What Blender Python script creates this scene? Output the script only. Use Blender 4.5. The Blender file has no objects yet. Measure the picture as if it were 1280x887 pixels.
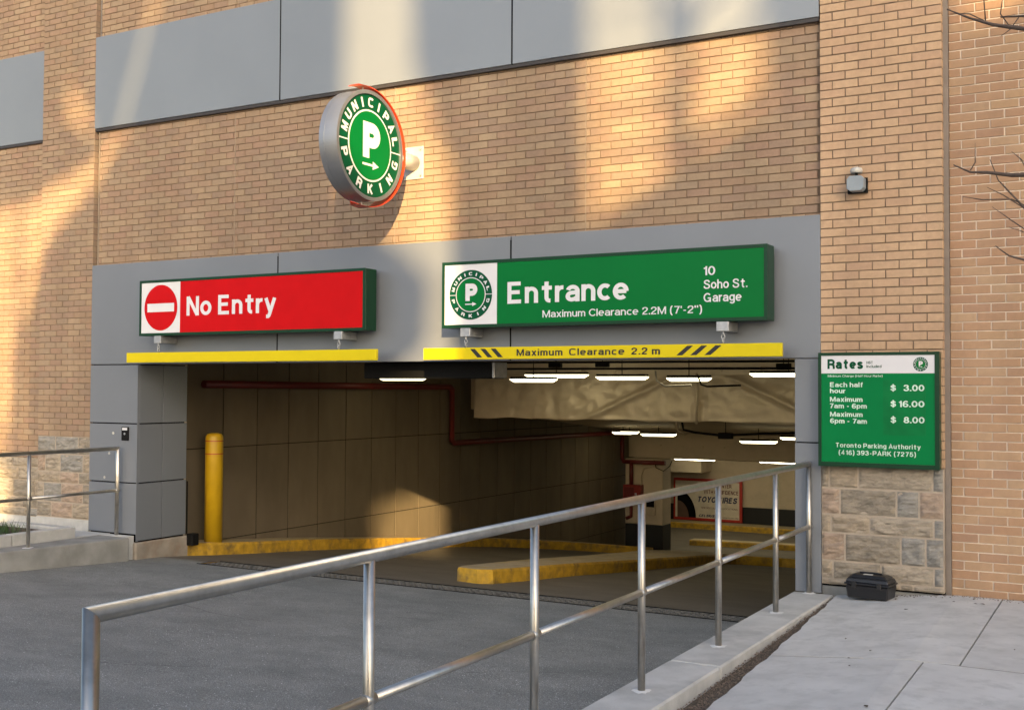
import bpy, bmesh, math, random
import numpy as np
from mathutils import Vector, Matrix, noise
C = bpy.context.scene
COL = C.collection
random.seed(7)
R = math.radians

# ------------------------------------------------------------------ camera
F_PX, YAW, PITCH, ROLL = 1426.53, -0.513568, 0.0287, 0.004594
cam = bpy.data.cameras.new('camera'); co = bpy.data.objects.new('camera', cam); COL.objects.link(co)
cam.sensor_fit = 'HORIZONTAL'; cam.sensor_width = 36.0; cam.lens = F_PX / 1280 * 36
cam.clip_start = 0.05; cam.clip_end = 500
CAM = Vector((0, -10.5, 1.735))
fwd = Vector((math.sin(YAW)*math.cos(PITCH), math.cos(YAW)*math.cos(PITCH), math.sin(PITCH)))
rt = Vector((math.cos(YAW), -math.sin(YAW), 0)); up = rt.cross(fwd)
r2 = rt*math.cos(ROLL) + up*math.sin(ROLL); u2 = -rt*math.sin(ROLL) + up*math.cos(ROLL)
M = Matrix((r2, u2, -fwd)).transposed().to_4x4(); M.translation = CAM
co.matrix_world = M
C.camera = co

# ------------------------------------------------------------------ world, sun, exposure
SUN = Vector((0.61, -0.93, 0.285)).normalized()          # towards the sun
w = bpy.data.worlds.new('World'); C.world = w; w.use_nodes = True
nt = w.node_tree; bg = nt.nodes['Background']
sky = nt.nodes.new('ShaderNodeTexSky'); sky.sky_type = 'NISHITA'; sky.sun_disc = False
sky.sun_elevation = math.asin(SUN.z); sky.sun_rotation = math.atan2(SUN.x, SUN.y)
sky.air_density = 0.8; sky.dust_density = 4.0; sky.ozone_density = 1.0
nt.links.new(sky.outputs[0], bg.inputs[0]); bg.inputs[1].default_value = 0.15
sl = bpy.data.lights.new('sun', 'SUN'); sl.energy = 4.4; sl.angle = R(0.6); sl.color = (1.0, 0.70, 0.33)
so = bpy.data.objects.new('sun', sl); COL.objects.link(so)
so.rotation_euler = SUN.to_track_quat('Z', 'Y').to_euler(); so.location = (10, -20, 20)
C.view_settings.view_transform = 'Standard'; C.view_settings.look = 'None'
C.view_settings.exposure = 1.58; C.view_settings.gamma = 1.0
C.render.engine = 'CYCLES'

# ------------------------------------------------------------------ materials
def N(nt, t, **k):
    n = nt.nodes.new(t)
    for a, b in k.items(): setattr(n, a, b)
    return n
def base_mat(name):
    m = bpy.data.materials.new(name); m.use_nodes = True
    t = m.node_tree; b = t.nodes['Principled BSDF']
    return m, t, b
def mat(name, col, rough=0.6, metal=0.0, var=0.12, scale=6.0, bump=0.0, bscale=60.0, spec=0.5, stain=None, stain_scale=1.5, stain_amt=0.5, stretch=None, objrand=0.0, rvar=0.0):
    """noise-varied colour, optional stains of a second colour, optional fine relief"""
    m, t, b = base_mat(name)
    tc = N(t, 'ShaderNodeTexCoord'); geo = N(t, 'ShaderNodeNewGeometry')
    mp = N(t, 'ShaderNodeMapping'); t.links.new(geo.outputs['Position'], mp.inputs[0])
    if stretch: mp.inputs['Scale'].default_value = stretch
    n1 = N(t, 'ShaderNodeTexNoise'); n1.inputs['Scale'].default_value = scale; n1.inputs['Detail'].default_value = 6
    t.links.new(mp.outputs[0], n1.inputs['Vector'])
    mr = N(t, 'ShaderNodeMapRange'); mr.inputs[1].default_value = .3; mr.inputs[2].default_value = .7
    mr.inputs[3].default_value = 1-var; mr.inputs[4].default_value = 1+var
    t.links.new(n1.outputs[0], mr.inputs[0])
    fac = mr.outputs[0]
    if objrand:
        oi = N(t, 'ShaderNodeObjectInfo'); m2 = N(t, 'ShaderNodeMapRange')
        m2.inputs[3].default_value = 1-objrand; m2.inputs[4].default_value = 1+objrand
        t.links.new(oi.outputs['Random'], m2.inputs[0])
        mm = N(t, 'ShaderNodeMath', operation='MULTIPLY'); t.links.new(fac, mm.inputs[0]); t.links.new(m2.outputs[0], mm.inputs[1]); fac = mm.outputs[0]
    vm = N(t, 'ShaderNodeVectorMath', operation='SCALE'); vm.inputs[0].default_value = col[:3]
    t.links.new(fac, vm.inputs['Scale']); out = vm.outputs[0]
    if stain:
        n2 = N(t, 'ShaderNodeTexNoise'); n2.inputs['Scale'].default_value = stain_scale; n2.inputs['Detail'].default_value = 8; n2.inputs['Roughness'].default_value = .65
        t.links.new(mp.outputs[0], n2.inputs['Vector'])
        cr = N(t, 'ShaderNodeMapRange'); cr.inputs[1].default_value = .48; cr.inputs[2].default_value = .68; cr.inputs[4].default_value = stain_amt
        t.links.new(n2.outputs[0], cr.inputs[0])
        mx = N(t, 'ShaderNodeMix', data_type='RGBA'); t.links.new(cr.outputs[0], mx.inputs[0]); t.links.new(out, mx.inputs[6])
        mx.inputs[7].default_value = (*stain, 1); out = mx.outputs[2]
    t.links.new(out, b.inputs['Base Color'])
    b.inputs['Roughness'].default_value = rough; b.inputs['Metallic'].default_value = metal
    if rvar:
        mr3 = N(t, 'ShaderNodeMapRange'); mr3.inputs[1].default_value = .3; mr3.inputs[2].default_value = .7
        mr3.inputs[3].default_value = rough-rvar; mr3.inputs[4].default_value = rough+rvar
        t.links.new(n1.outputs[0], mr3.inputs[0]); t.links.new(mr3.outputs[0], b.inputs['Roughness'])
    b.inputs['Specular IOR Level'].default_value = spec
    if bump:
        n3 = N(t, 'ShaderNodeTexNoise'); n3.inputs['Scale'].default_value = bscale; n3.inputs['Detail'].default_value = 5
        t.links.new(geo.outputs['Position'], n3.inputs['Vector'])
        bp = N(t, 'ShaderNodeBump'); bp.inputs['Strength'].default_value = bump; bp.inputs['Distance'].default_value = .01
        t.links.new(n3.outputs[0], bp.inputs['Height']); t.links.new(bp.outputs[0], b.inputs['Normal'])
    return m
def emis(name, col, s):
    m, t, b = base_mat(name)
    b.inputs['Base Color'].default_value = (.8, .8, .8, 1)
    b.inputs['Emission Color'].default_value = (*col, 1); b.inputs['Emission Strength'].default_value = s
    return m
def brick_mat(name, cols, grain=.10):
    m, t, b = base_mat(name)
    oi = N(t, 'ShaderNodeObjectInfo'); geo = N(t, 'ShaderNodeNewGeometry')
    ad = N(t, 'ShaderNodeMath', operation='ADD'); fr = N(t, 'ShaderNodeMath', operation='FRACT')
    t.links.new(oi.outputs['Random'], ad.inputs[0]); t.links.new(geo.outputs['Random Per Island'], ad.inputs[1]); t.links.new(ad.outputs[0], fr.inputs[0])
    cr = N(t, 'ShaderNodeValToRGB'); e = cr.color_ramp.elements
    while len(e) < len(cols): e.new(.5)
    for i, c in enumerate(cols): e[i].position = i/(len(cols)-1); e[i].color = (*c, 1)
    t.links.new(fr.outputs[0], cr.inputs[0])
    n1 = N(t, 'ShaderNodeTexNoise'); n1.inputs['Scale'].default_value = 18; n1.inputs['Detail'].default_value = 8; n1.inputs['Roughness'].default_value = .7
    t.links.new(geo.outputs['Position'], n1.inputs['Vector'])
    n2 = N(t, 'ShaderNodeTexNoise'); n2.inputs['Scale'].default_value = .9; n2.inputs['Detail'].default_value = 4
    t.links.new(geo.outputs['Position'], n2.inputs['Vector'])
    mr = N(t, 'ShaderNodeMapRange'); mr.inputs[1].default_value = .3; mr.inputs[2].default_value = .7; mr.inputs[3].default_value = 1-grain; mr.inputs[4].default_value = 1+grain
    t.links.new(n1.outputs[0], mr.inputs[0])
    mpz = N(t,'ShaderNodeMapping'); mpz.inputs['Scale'].default_value=(2.2,2.2,.45); t.links.new(geo.outputs['Position'], mpz.inputs[0]); t.links.new(mpz.outputs[0], n2.inputs['Vector']); n2.inputs['Detail'].default_value=7
    mr2 = N(t, 'ShaderNodeMapRange'); mr2.inputs[1].default_value = .3; mr2.inputs[2].default_value = .7; mr2.inputs[3].default_value = .86; mr2.inputs[4].default_value = 1.10
    t.links.new(n2.outputs[0], mr2.inputs[0])
    mm = N(t, 'ShaderNodeMath', operation='MULTIPLY'); t.links.new(mr.outputs[0], mm.inputs[0]); t.links.new(mr2.outputs[0], mm.inputs[1])
    vm = N(t, 'ShaderNodeVectorMath', operation='SCALE'); t.links.new(cr.outputs[0], vm.inputs[0]); t.links.new(mm.outputs[0], vm.inputs['Scale'])
    t.links.new(vm.outputs[0], b.inputs['Base Color']); b.inputs['Roughness'].default_value = .85; b.inputs['Specular IOR Level'].default_value = .25
    n3 = N(t, 'ShaderNodeTexNoise'); n3.inputs['Scale'].default_value = 120; n3.inputs['Detail'].default_value = 4
    t.links.new(geo.outputs['Position'], n3.inputs['Vector'])
    bp = N(t, 'ShaderNodeBump'); bp.inputs['Strength'].default_value = .35; bp.inputs['Distance'].default_value = .004
    t.links.new(n3.outputs[0], bp.inputs['Height']); t.links.new(bp.outputs[0], b.inputs['Normal'])
    return m
BUFF = [(0.301, 0.215, 0.141), (0.282, 0.193, 0.129), (0.317, 0.231, 0.151), (0.264, 0.189, 0.135), (0.301, 0.199, 0.138), (0.326, 0.241, 0.158), (0.273, 0.202, 0.141)]
BUFF2 = [(0.488, 0.336, 0.21), (0.467, 0.315, 0.197), (0.505, 0.349, 0.218), (0.451, 0.299, 0.193), (0.48, 0.324, 0.201)]
PINK = [(0.383, 0.253, 0.154), (0.364, 0.218, 0.132), (0.396, 0.268, 0.167), (0.371, 0.23, 0.138), (0.339, 0.209, 0.135), (0.39, 0.256, 0.15)]
m_brick = brick_mat('buff_brick', BUFF); m_brick2 = brick_mat('pale_buff_brick', BUFF2); m_brick3 = brick_mat('pink_brick', PINK)
m_mortar = mat('brown_mortar', (.19,.13,.085), .95, bump=.3)
m_mortar2 = mat('grey_brown_mortar', (.20,.145,.10), .95, bump=.3)
m_mortar3 = mat('pale_mortar', (.66,.57,.47), .95, bump=.3)
m_seal = mat('sealant', (.27,.21,.15), .7)
m_sealgrey = mat('grey_sealant', (.20,.17,.145), .6)
m_panel = mat('grey_aluminium_panel', (0.196,0.213,0.239), .38, metal=.25, var=.05, scale=.8, spec=.4)
m_panel2 = mat('pale_aluminium_panel', (0.238,0.254,0.264), .30, metal=.35, var=.06, scale=.5)
m_gap = mat('black_joint', (.006,.006,.006), .9, spec=.05)
m_flash = mat('shadow_line_flashing', (.035,.03,.028), .5)  # near-black tone stands for the shadow line under the panels
m_stone = [mat('stone_%d' % i, c, .9, var=.28, scale=9, bump=.8, bscale=45, stretch=(1,1,2.6), stain=s, stain_scale=5, stain_amt=.55) for i, (c, s) in enumerate([
    ((.31,.255,.185),(.17,.14,.11)), ((.25,.215,.165),(.12,.105,.085)), ((.25,.235,.205),(.13,.125,.115)), ((.33,.25,.185),(.24,.19,.145)), ((.30,.255,.195),(.38,.33,.25))])]
m_stmortar = mat('stone_mortar', (.38,.32,.25), .95, bump=.4)
m_conc = mat('concrete', (0.462,0.457,0.429), .85, var=.12, scale=5, bump=.35, bscale=90, stain=(.22,.22,.21), stain_scale=2.2, stain_amt=.45)
m_slab = mat('sidewalk_concrete', (.52,.515,.49), .85, var=.10, scale=3.5, bump=.35, bscale=160, stain=(.385,.385,.365), stain_scale=6, stain_amt=.7, objrand=.05)
m_concdk = mat('weathered_concrete', (.24,.24,.225), .9, var=.2, scale=4, bump=.4, bscale=70, stain=(.15,.145,.13), stain_scale=1.8, stain_amt=.6)
m_rustconc = mat('rust_stained_concrete', (.28,.245,.20), .9, var=.2, scale=5, bump=.4, bscale=70, stain=(.24,.14,.08), stain_scale=4, stain_amt=.5)
m_dirt = mat('dirt', (.10,.08,.06), .95, var=.4, scale=30, bump=.8, bscale=80)
m_yellow = mat('yellow_sign_metal', (.62,.50,.005), .4, spec=.2, var=.03)
m_ykerb = mat('worn_yellow_paint', (.47,.28,.02), .7, var=.25, scale=9, bump=.4, bscale=50, stain=(.10,.075,.045), stain_scale=5, stain_amt=.75)
m_ykerbtop = mat('worn_yellow_kerb_top', (.40,.33,.22), .8, var=.18, scale=6, bump=.4, bscale=60, stain=(.42,.29,.05), stain_scale=2.5, stain_amt=.6)
m_boll = mat('bollard_yellow', (0.527,0.323,0.009), .4, var=.06)
m_redband = mat('red_band', (.35,.03,.02), .5)
m_steel = mat('brushed_steel', (.52,.49,.435), .37, metal=1.0, var=.08, scale=22, stain=(.36,.32,.26), stain_scale=9, stain_amt=.5)
m_galv = mat('galvanised', (.42,.43,.44), .45, metal=.6, var=.12, scale=20)
m_dkgreen = mat('dark_green_frame', (.004,.038,.016), .32, spec=.25, var=.05)
m_green = mat('green_sign_face', (.0,.14,.028), .35, spec=.12, var=.05, scale=1.2)
m_rgreen = mat('rates_green_face', (.0,.17,.045), .5, spec=.12, var=.04)
m_red = mat('red_sign_face', (0.494,0.004,0.006), .4, spec=.1, var=.04)
m_white = mat('white_sign_face', (0.654,0.654,0.671), .35, var=.02)
m_black = mat('black_lettering', (.015,.014,.012), .5)
m_cap = mat('pale_plastic', (0.504,0.490,0.446), .4)
m_orange = mat('orange_red_metal', (.62,.055,.02), .35, var=.06)
m_brown = mat('dark_orange_back', (.30,.06,.03), .4)
m_case = mat('black_plastic_case', (.012,.012,.014), .35, var=.1, bump=.15, bscale=200)
m_box = mat('grey_junction_box', (.25,.29,.32), .4)
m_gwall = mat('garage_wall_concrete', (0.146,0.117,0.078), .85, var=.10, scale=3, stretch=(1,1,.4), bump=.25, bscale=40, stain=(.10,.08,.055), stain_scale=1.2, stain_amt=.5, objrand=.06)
m_gpaint = mat('beige_painted_concrete', (0.517,0.431,0.308), .7, var=.07, scale=2, bump=.2, bscale=30, stain=(.33,.27,.19), stain_scale=1.5, stain_amt=.4)
m_gblack = mat('black_painted_base', (.008,.008,.008), .6)
m_foil = mat('wrapped_foil', (0.621,0.536,0.404), .42, metal=.25, var=.08, scale=3, bump=.4, bscale=9)
m_fire = mat('red_pipe_paint', (0.111,0.008,0.007), .45)
m_dkmetal = mat('black_metal', (.006,.006,.006), .6, spec=.15)
m_branch = mat('bark', (.075,.055,.045), .9, var=.25, scale=30, bump=.6, bscale=60)
m_asph = mat('x', (.05,.05,.05))
m_grass = mat('grass_blade', (.05,.10,.025), .6, var=.35, scale=20)
m_soil = mat('soil', (.09,.06,.04), .95, var=.4, scale=25, bump=.8)
m_lampfar = emis('far_lamp_diffuser', (1.0, .90, .62), 7.0)  # strength raised so the far lamps brighten banner and far wall
m_lampmat = emis('lamp_diffuser', (1.0, .87, .53), 2.4)
m_sun_blocker = mat('sun_blocker_concrete', (.30,.28,.26), .8, var=.1)
m_glass = mat('dark_glass', (.05,.06,.07), .1, spec=.8)
# asphalt with coarse aggregate, smoother inside
def asphalt():
    m, t, b = base_mat('asphalt'); geo = N(t, 'ShaderNodeNewGeometry')
    def noi(s, d=4, r=.5):
        n = N(t, 'ShaderNodeTexNoise'); n.inputs['Scale'].default_value = s; n.inputs['Detail'].default_value = d; n.inputs['Roughness'].default_value = r
        t.links.new(geo.outputs['Position'], n.inputs['Vector']); return n
    ms = N(t,'ShaderNodeMapping'); ms.inputs['Scale'].default_value=(.8,1.3,1); t.links.new(geo.outputs['Position'], ms.inputs[0])
    a = noi(1.6, 9, .68); t.links.new(ms.outputs[0], a.inputs['Vector']); c = noi(110, 2); v = N(t, 'ShaderNodeTexVoronoi'); v.inputs['Scale'].default_value = 60
    t.links.new(geo.outputs['Position'], v.inputs['Vector'])
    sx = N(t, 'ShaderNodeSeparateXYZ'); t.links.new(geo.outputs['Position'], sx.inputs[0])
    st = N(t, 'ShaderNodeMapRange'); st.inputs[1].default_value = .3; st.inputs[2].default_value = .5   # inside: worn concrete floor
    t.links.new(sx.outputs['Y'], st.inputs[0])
    cr = N(t, 'ShaderNodeValToRGB'); cr.color_ramp.elements[0].position = .3; cr.color_ramp.elements[0].color = (.152,.156,.146,1)
    cr.color_ramp.elements[1].position = .72; cr.color_ramp.elements[1].color = (.262,.264,.243,1)
    t.links.new(a.outputs[0], cr.inputs[0])
    # aggregate: a few stones catch pale
    gt = N(t, 'ShaderNodeMapRange'); gt.inputs[1].default_value = .0; gt.inputs[2].default_value = .26; gt.inputs[3].default_value = 2.1; gt.inputs[4].default_value = 1
    pa = noi(.8, 4, .6); pm = N(t,'ShaderNodeMapRange'); pm.inputs[1].default_value=.42; pm.inputs[2].default_value=.60; pm.inputs[3].default_value=1.3; pm.inputs[4].default_value=4.0
    t.links.new(pa.outputs[0], pm.inputs[0]); t.links.new(pm.outputs[0], gt.inputs[3])
    t.links.new(v.outputs['Distance'], gt.inputs[0])
    g2 = N(t, 'ShaderNodeMapRange'); g2.inputs[1].default_value = .4; g2.inputs[2].default_value = .7; g2.inputs[3].default_value = .65; g2.inputs[4].default_value = 1.35
    t.links.new(c.outputs[0], g2.inputs[0])
    mu = N(t, 'ShaderNodeMath', operation='MULTIPLY'); t.links.new(gt.outputs[0], mu.inputs[0]); t.links.new(g2.outputs[0], mu.inputs[1])
    vs = N(t, 'ShaderNodeVectorMath', operation='SCALE'); t.links.new(cr.outputs[0], vs.inputs[0]); t.links.new(mu.outputs[0], vs.inputs['Scale'])
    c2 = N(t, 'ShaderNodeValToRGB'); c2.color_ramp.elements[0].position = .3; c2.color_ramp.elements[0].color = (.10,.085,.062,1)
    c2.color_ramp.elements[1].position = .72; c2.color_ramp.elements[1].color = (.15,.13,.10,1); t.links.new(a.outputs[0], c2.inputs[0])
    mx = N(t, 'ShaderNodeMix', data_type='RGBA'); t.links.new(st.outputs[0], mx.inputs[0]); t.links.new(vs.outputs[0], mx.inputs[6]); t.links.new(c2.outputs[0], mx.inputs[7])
    t.links.new(mx.outputs[2], b.inputs['Base Color']); b.inputs['Roughness'].default_value = .8
    bp = N(t, 'ShaderNodeBump'); bp.inputs['Strength'].default_value = .9; bp.inputs['Distance'].default_value = .006
    t.links.new(c.outputs[0], bp.inputs['Height']); t.links.new(bp.outputs[0], b.inputs['Normal'])
    return m
m_asph = asphalt()

# ------------------------------------------------------------------ helpers
def link(name, me, m=None, parent=None, loc=None, kind=None):
    o = bpy.data.objects.new(name, me); COL.objects.link(o)
    if m is not None and me is not None and not me.materials: me.materials.append(m)
    if parent: o.parent = parent
    if loc is not None: o.location = loc
    if kind: o['kind'] = kind
    return o
def tag(o, label, cat, group=None):
    o['label'] = label; o['category'] = cat
    if group: o['group'] = group
    return o
def thing(name, label, cat, loc=(0,0,0), group=None, rz=0):
    o = bpy.data.objects.new(name, None); COL.objects.link(o); o.location = loc; o.rotation_euler = (0,0,rz)
    o.empty_display_size = .2
    return tag(o, label, cat, group)
def mesh(name, vs, fs, smooth=False):
    me = bpy.data.meshes.new(name); me.from_pydata([tuple(v) for v in vs], [], [tuple(f) for f in fs]); me.update()
    if smooth:
        for p in me.polygons: p.use_smooth = True
    return me
def box_data(x0,x1,y0,y1,z0,z1):
    return ([(x0,y0,z0),(x1,y0,z0),(x1,y1,z0),(x0,y1,z0),(x0,y0,z1),(x1,y0,z1),(x1,y1,z1),(x0,y1,z1)],
            [(0,3,2,1),(4,5,6,7),(0,1,5,4),(1,2,6,5),(2,3,7,6),(3,0,4,7)])
class MB:
    def __init__(s): s.v=[]; s.f=[]
    def add(s, vs, fs):
        n=len(s.v); s.v+= [tuple(v) for v in vs]; s.f+=[tuple(i+n for i in f) for f in fs]; return s
    def box(s,*a): return s.add(*box_data(*a))
    def tube(s, pts, r, n=12, caps=True):
        pts=[Vector(p) for p in pts]; rs = r if isinstance(r,(list,tuple)) else [r]*len(pts)
        rings=[]; prev=None
        for i,p in enumerate(pts):
            if i==0: d=(pts[1]-p)
            elif i==len(pts)-1: d=(p-pts[-2])
            else: d=(pts[i+1]-p).normalized()+(p-pts[i-1]).normalized()
            d.normalize()
            a = prev if prev is not None else (Vector((0,0,1)) if abs(d.z)<.9 else Vector((1,0,0)))
            a=(a-d*a.dot(d)).normalized(); prev=a; b=d.cross(a)
            k=1.0
            if 0<i<len(pts)-1:
                c=(pts[i+1]-p).normalized().dot((p-pts[i-1]).normalized()); k=1/max(.5,math.sqrt((1+c)/2))
            rings.append([p+(a*math.cos(2*math.pi*j/n)+b*math.sin(2*math.pi*j/n))*rs[i]*(k if k<1.01 else 1.0+0*(k)) for j in range(n)])
        vs=[v for r_ in rings for v in r_]; fs=[]
        for i in range(len(pts)-1):
            for j in range(n): fs.append((i*n+j, i*n+(j+1)%n, (i+1)*n+(j+1)%n, (i+1)*n+j))
        if caps: fs.append(tuple(range(n))[::-1]); fs.append(tuple((len(pts)-1)*n+j for j in range(n)))
        return s.add(vs,fs)
    def build(s, name, m, parent=None, smooth=False, bevel=0, loc=None, kind=None, seg=1):
        me = mesh(name, s.v, s.f, False)
        bm = bmesh.new(); bm.from_mesh(me)
        bmesh.ops.recalc_face_normals(bm, faces=bm.faces)
        if bevel: bmesh.ops.bevel(bm, geom=[e for e in bm.edges if e.calc_face_angle(0) > .6], offset=bevel, segments=seg, affect='EDGES', profile=.6)
        bm.to_mesh(me); bm.free()
        if smooth:
            for p in me.polygons: p.use_smooth = len(p.vertices) == 4
        return link(name, me, m, parent, loc, kind)
def struct(name, mb, m, bevel=0):
    o = mb.build(name, m, bevel=bevel); o['kind']='structure'; return o
def box(name, m, parent, *a, bevel=0, **k): return MB().box(*a).build(name, m, parent, bevel=bevel, **k)
def frustum_xy(x,y,r0,r1,z0,z1,n=24):
    vs=[(x+r*math.cos(2*math.pi*j/n), y+r*math.sin(2*math.pi*j/n), z) for r,z in ((r0,z0),(r1,z1)) for j in range(n)]
    fs=[(j,(j+1)%n,n+(j+1)%n,n+j) for j in range(n)]+[tuple(range(n))[::-1],tuple(n+j for j in range(n))]
    return vs,fs
def lathe(mb, prof, x, y, n=24):
    vs=[]; fs=[]
    for r,z in prof: vs += [(x+r*math.cos(2*math.pi*j/n), y+r*math.sin(2*math.pi*j/n), z) for j in range(n)]
    for i in range(len(prof)-1):
        for j in range(n): fs.append((i*n+j,i*n+(j+1)%n,(i+1)*n+(j+1)%n,(i+1)*n+j))
    fs.append(tuple(range(n))[::-1]); fs.append(tuple((len(prof)-1)*n+j for j in range(n)))
    return mb.add(vs,fs)
def project(p):
    c = co_inv @ Vector(p)
    if c.z > -.1: return None
    return 640+F_PX*c.x/-c.z, 443.5-F_PX*c.y/-c.z, -c.z
co_inv = M.inverted()

# ---- stroke lettering: every glyph is a set of centre-line strokes (cap height 1), widened into strips
def _arc(cx,cy,rx,ry,a0,a1,n=14,sq=1.0):
    out=[]
    for i in range(n+1):
        a=R(a0+(a1-a0)*i/n); c,s=math.cos(a),math.sin(a)
        out.append((cx+rx*math.copysign(abs(c)**sq,c),cy+ry*math.copysign(abs(s)**sq,s)))
    return out
def _cr(p,n=6):
    q=[p[0]]+list(p)+[p[-1]]; out=[]
    for i in range(1,len(q)-2):
        a,b,c,d=[Vector(k) for k in q[i-1:i+3]]
        for j in range(n):
            t=j/n; out.append(tuple(.5*((2*b)+(c-a)*t+(2*a-5*b+4*c-d)*t*t+(3*b-a-3*c+d)*t**3)))
    return out+[tuple(p[-1])]
def glyphs(sq):
    A=lambda *a,**k:_arc(*a,sq=sq,**k); h=.09; X=.65; T=1-h; m=.37
    g={}
    g['o']=[A(.23,m,.23,.28,0,360,n=28)]
    g['c']=[A(.23,m,.23,.28,48,312,n=22)]
    g['e']=[[(.0,m)]+[(.455,m)],A(.23,m,.23,.28,0,312,n=24)]
    g['a']=[A(.21,.47,.20,.18,165,0)+[(.41,0)],[(.41,.41),(.2,.395)]+A(.17,.24,.17,.15,100,270,n=10)+[(.28,.11),(.41,.20)]]
    g['n']=[[(0,0),(0,.74)],[(0,.42)]+A(.2,.44,.20,.21,170,0,n=12)+[(.40,0)]]
    g['h']=[[(0,0),(0,1)],[(0,.42)]+A(.2,.44,.20,.21,170,0,n=12)+[(.40,0)]]
    g['m']=[[(0,0),(0,.74)],[(0,.44)]+A(.165,.47,.165,.18,170,0,n=10)+[(.33,0)],[(.33,.44)]+A(.495,.47,.165,.18,170,0,n=10)+[(.66,0)]]
    g['u']=[[(0,.74),(0,.30)]+A(.2,.30,.20,.21,180,350,n=12),[(.40,.74),(.40,0)]]
    g['r']=[[(0,0),(0,.74)],[(0,.40)]+A(.22,.40,.22,.25,165,90,n=8)+[(.27,.65)]]
    g['t']=[[(.13,.94),(.13,.22)]+A(.26,.22,.13,.14,180,265,n=6)+[(.30,.08)],[(-.07,.66),(.36,.66)]]
    g['i']=[[(0,0),(0,.74)],[(0,.85),(0,1.0)]]; g['l']=[[(0,0),(0,1)]]
    g['y']=[[(0,.74),(.23,.06)],[(.46,.74),(.20,-.06)]+_cr([(.20,-.06),(.14,-.17),(.02,-.18)])[1:]]
    g['x']=[[(.0,.74),(.42,0)],[(.42,.74),(.0,0)]]
    g['k']=[[(0,0),(0,1)],[(.38,.74),(.04,.32)],[(.13,.43),(.42,0)]]
    g['f']=[[(.13,0),(.13,.78)]+A(.26,.78,.13,.13,180,95,n=6)+[(.32,.91)],[(0,.66),(.30,.66)]]
    g['p']=[[(0,.74),(0,-.25)],A(.23,m,.21,.28,175,-175,n=22)]; g['d']=[[(.42,0),(.42,1)],A(.21,m,.21,.28,5,355,n=22)]
    g['g']=[[(.42,.74),(.42,-.02)]+A(.22,-.02,.20,.16,0,-160,n=12),A(.21,.39,.21,.26,5,355,n=22)]
    g['s']=[_cr([(.38,.52),(.32,.62),(.19,.65),(.06,.60),(.04,.49),(.12,.41),(.28,.34),(.38,.26),(.36,.14),(.20,.08),(.06,.12),(0,.22)])]
    g['A']=[[(0,0),(.31,.95),(.62,0)],[(.11,.29),(.51,.29)]]
    g['C']=[A(.33,.5,.33,.41,38,322,n=24)]; g['O']=[A(.34,.5,.34,.41,0,360,n=32)]; g['0']=[A(.235,.5,.235,.41,0,360,n=28)]
    g['G']=[A(.33,.5,.33,.41,40,330,n=24)+[(.62,.44)],[(.36,.44),(.70,.44)],[(.62,.46),(.62,.0)]]
    g['D']=[[(0,0),(0,1)],[(0,T),(.22,T)]+A(.24,.5,.30,.41,90,-90,n=16)+[(0,h)]]
    g['E']=[[(0,0),(0,1)],[(0,T),(.50,T)],[(0,.52),(.46,.52)],[(0,h),(.52,h)]]
    g['F']=[[(0,0),(0,1)],[(0,T),(.48,T)],[(0,.5),(.42,.5)]]
    g['H']=[[(0,0),(0,1)],[(.54,0),(.54,1)],[(0,.52),(.54,.52)]]; g['I']=[[(0,0),(0,1)]]
    g['K']=[[(0,0),(0,1)],[(.54,1),(.03,.38)],[(.18,.56),(.56,0)]]; g['L']=[[(0,0),(0,1)],[(0,h),(.46,h)]]
    g['M']=[[(0,0),(0,1)],[(.70,0),(.70,1)],[(.02,.97),(.35,.10),(.68,.97)]]
    g['N']=[[(0,0),(0,1)],[(.54,0),(.54,1)],[(.01,.98),(.53,.02)]]
    g['P']=[[(0,0),(0,1)],[(0,T),(.28,T)]+A(.29,.67,.23,.24,90,-90,n=12)+[(0,.43)]]
    g['R']=[[(0,0),(0,1)],[(0,T),(.30,T)]+A(.31,.69,.22,.22,90,-90,n=12)+[(0,.47)],[(.33,.47),(.52,.34),(.55,0)]]
    g['S']=[_cr([(.54,.70),(.47,.86),(.28,.91),(.08,.84),(.04,.70),(.14,.58),(.32,.51),(.50,.42),(.56,.27),(.47,.13),(.27,.08),(.07,.15),(0,.32)])]
    g['T']=[[(0,T),(.60,T)],[(.30,0),(.30,T)]]; g['U']=[[(0,1),(0,.36)]+A(.27,.36,.27,.27,180,360,n=14)+[(.54,1)]]
    g['W']=[[(0,1),(.21,.03),(.42,.95),(.63,.03),(.84,1)]]; g['Y']=[[(0,1),(.29,.44),(.58,1)],[(.29,.46),(.29,0)]]
    g['1']=[[(.22,0),(.22,1)],[(.0,.74),(.22,.80)]]
    g['2']=[_cr([(.0,.66),(.05,.84),(.22,.91),(.40,.84),(.44,.68),(.34,.50),(.16,.34),(.03,.17),(.01,.09)])+[(.46,h)]]
    g['3']=[_cr([(.01,.72),(.08,.87),(.23,.91),(.39,.84),(.41,.68),(.31,.55),(.19,.53)]),_cr([(.19,.53),(.36,.50),(.46,.36),(.43,.18),(.25,.08),(.06,.14),(0,.29)])]
    g['4']=[[(.36,0),(.36,.97),(0,.28),(.50,.28)]]
    g['5']=[[(.44,T),(.08,T),(.03,.48)]+_cr([(.03,.48),(.22,.60),(.42,.50),(.46,.32),(.38,.14),(.20,.08),(.04,.16),(0,.27)])[1:]]
    g['6']=[A(.235,.31,.225,.23,0,360,n=22),_cr([(.44,.76),(.36,.90),(.22,.91),(.06,.76),(.01,.50),(.01,.32)])]
    g['9']=[A(.225,.69,.225,.23,0,360,n=22),_cr([(.02,.24),(.10,.10),(.24,.09),(.40,.24),(.45,.50),(.45,.68)])]
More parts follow.
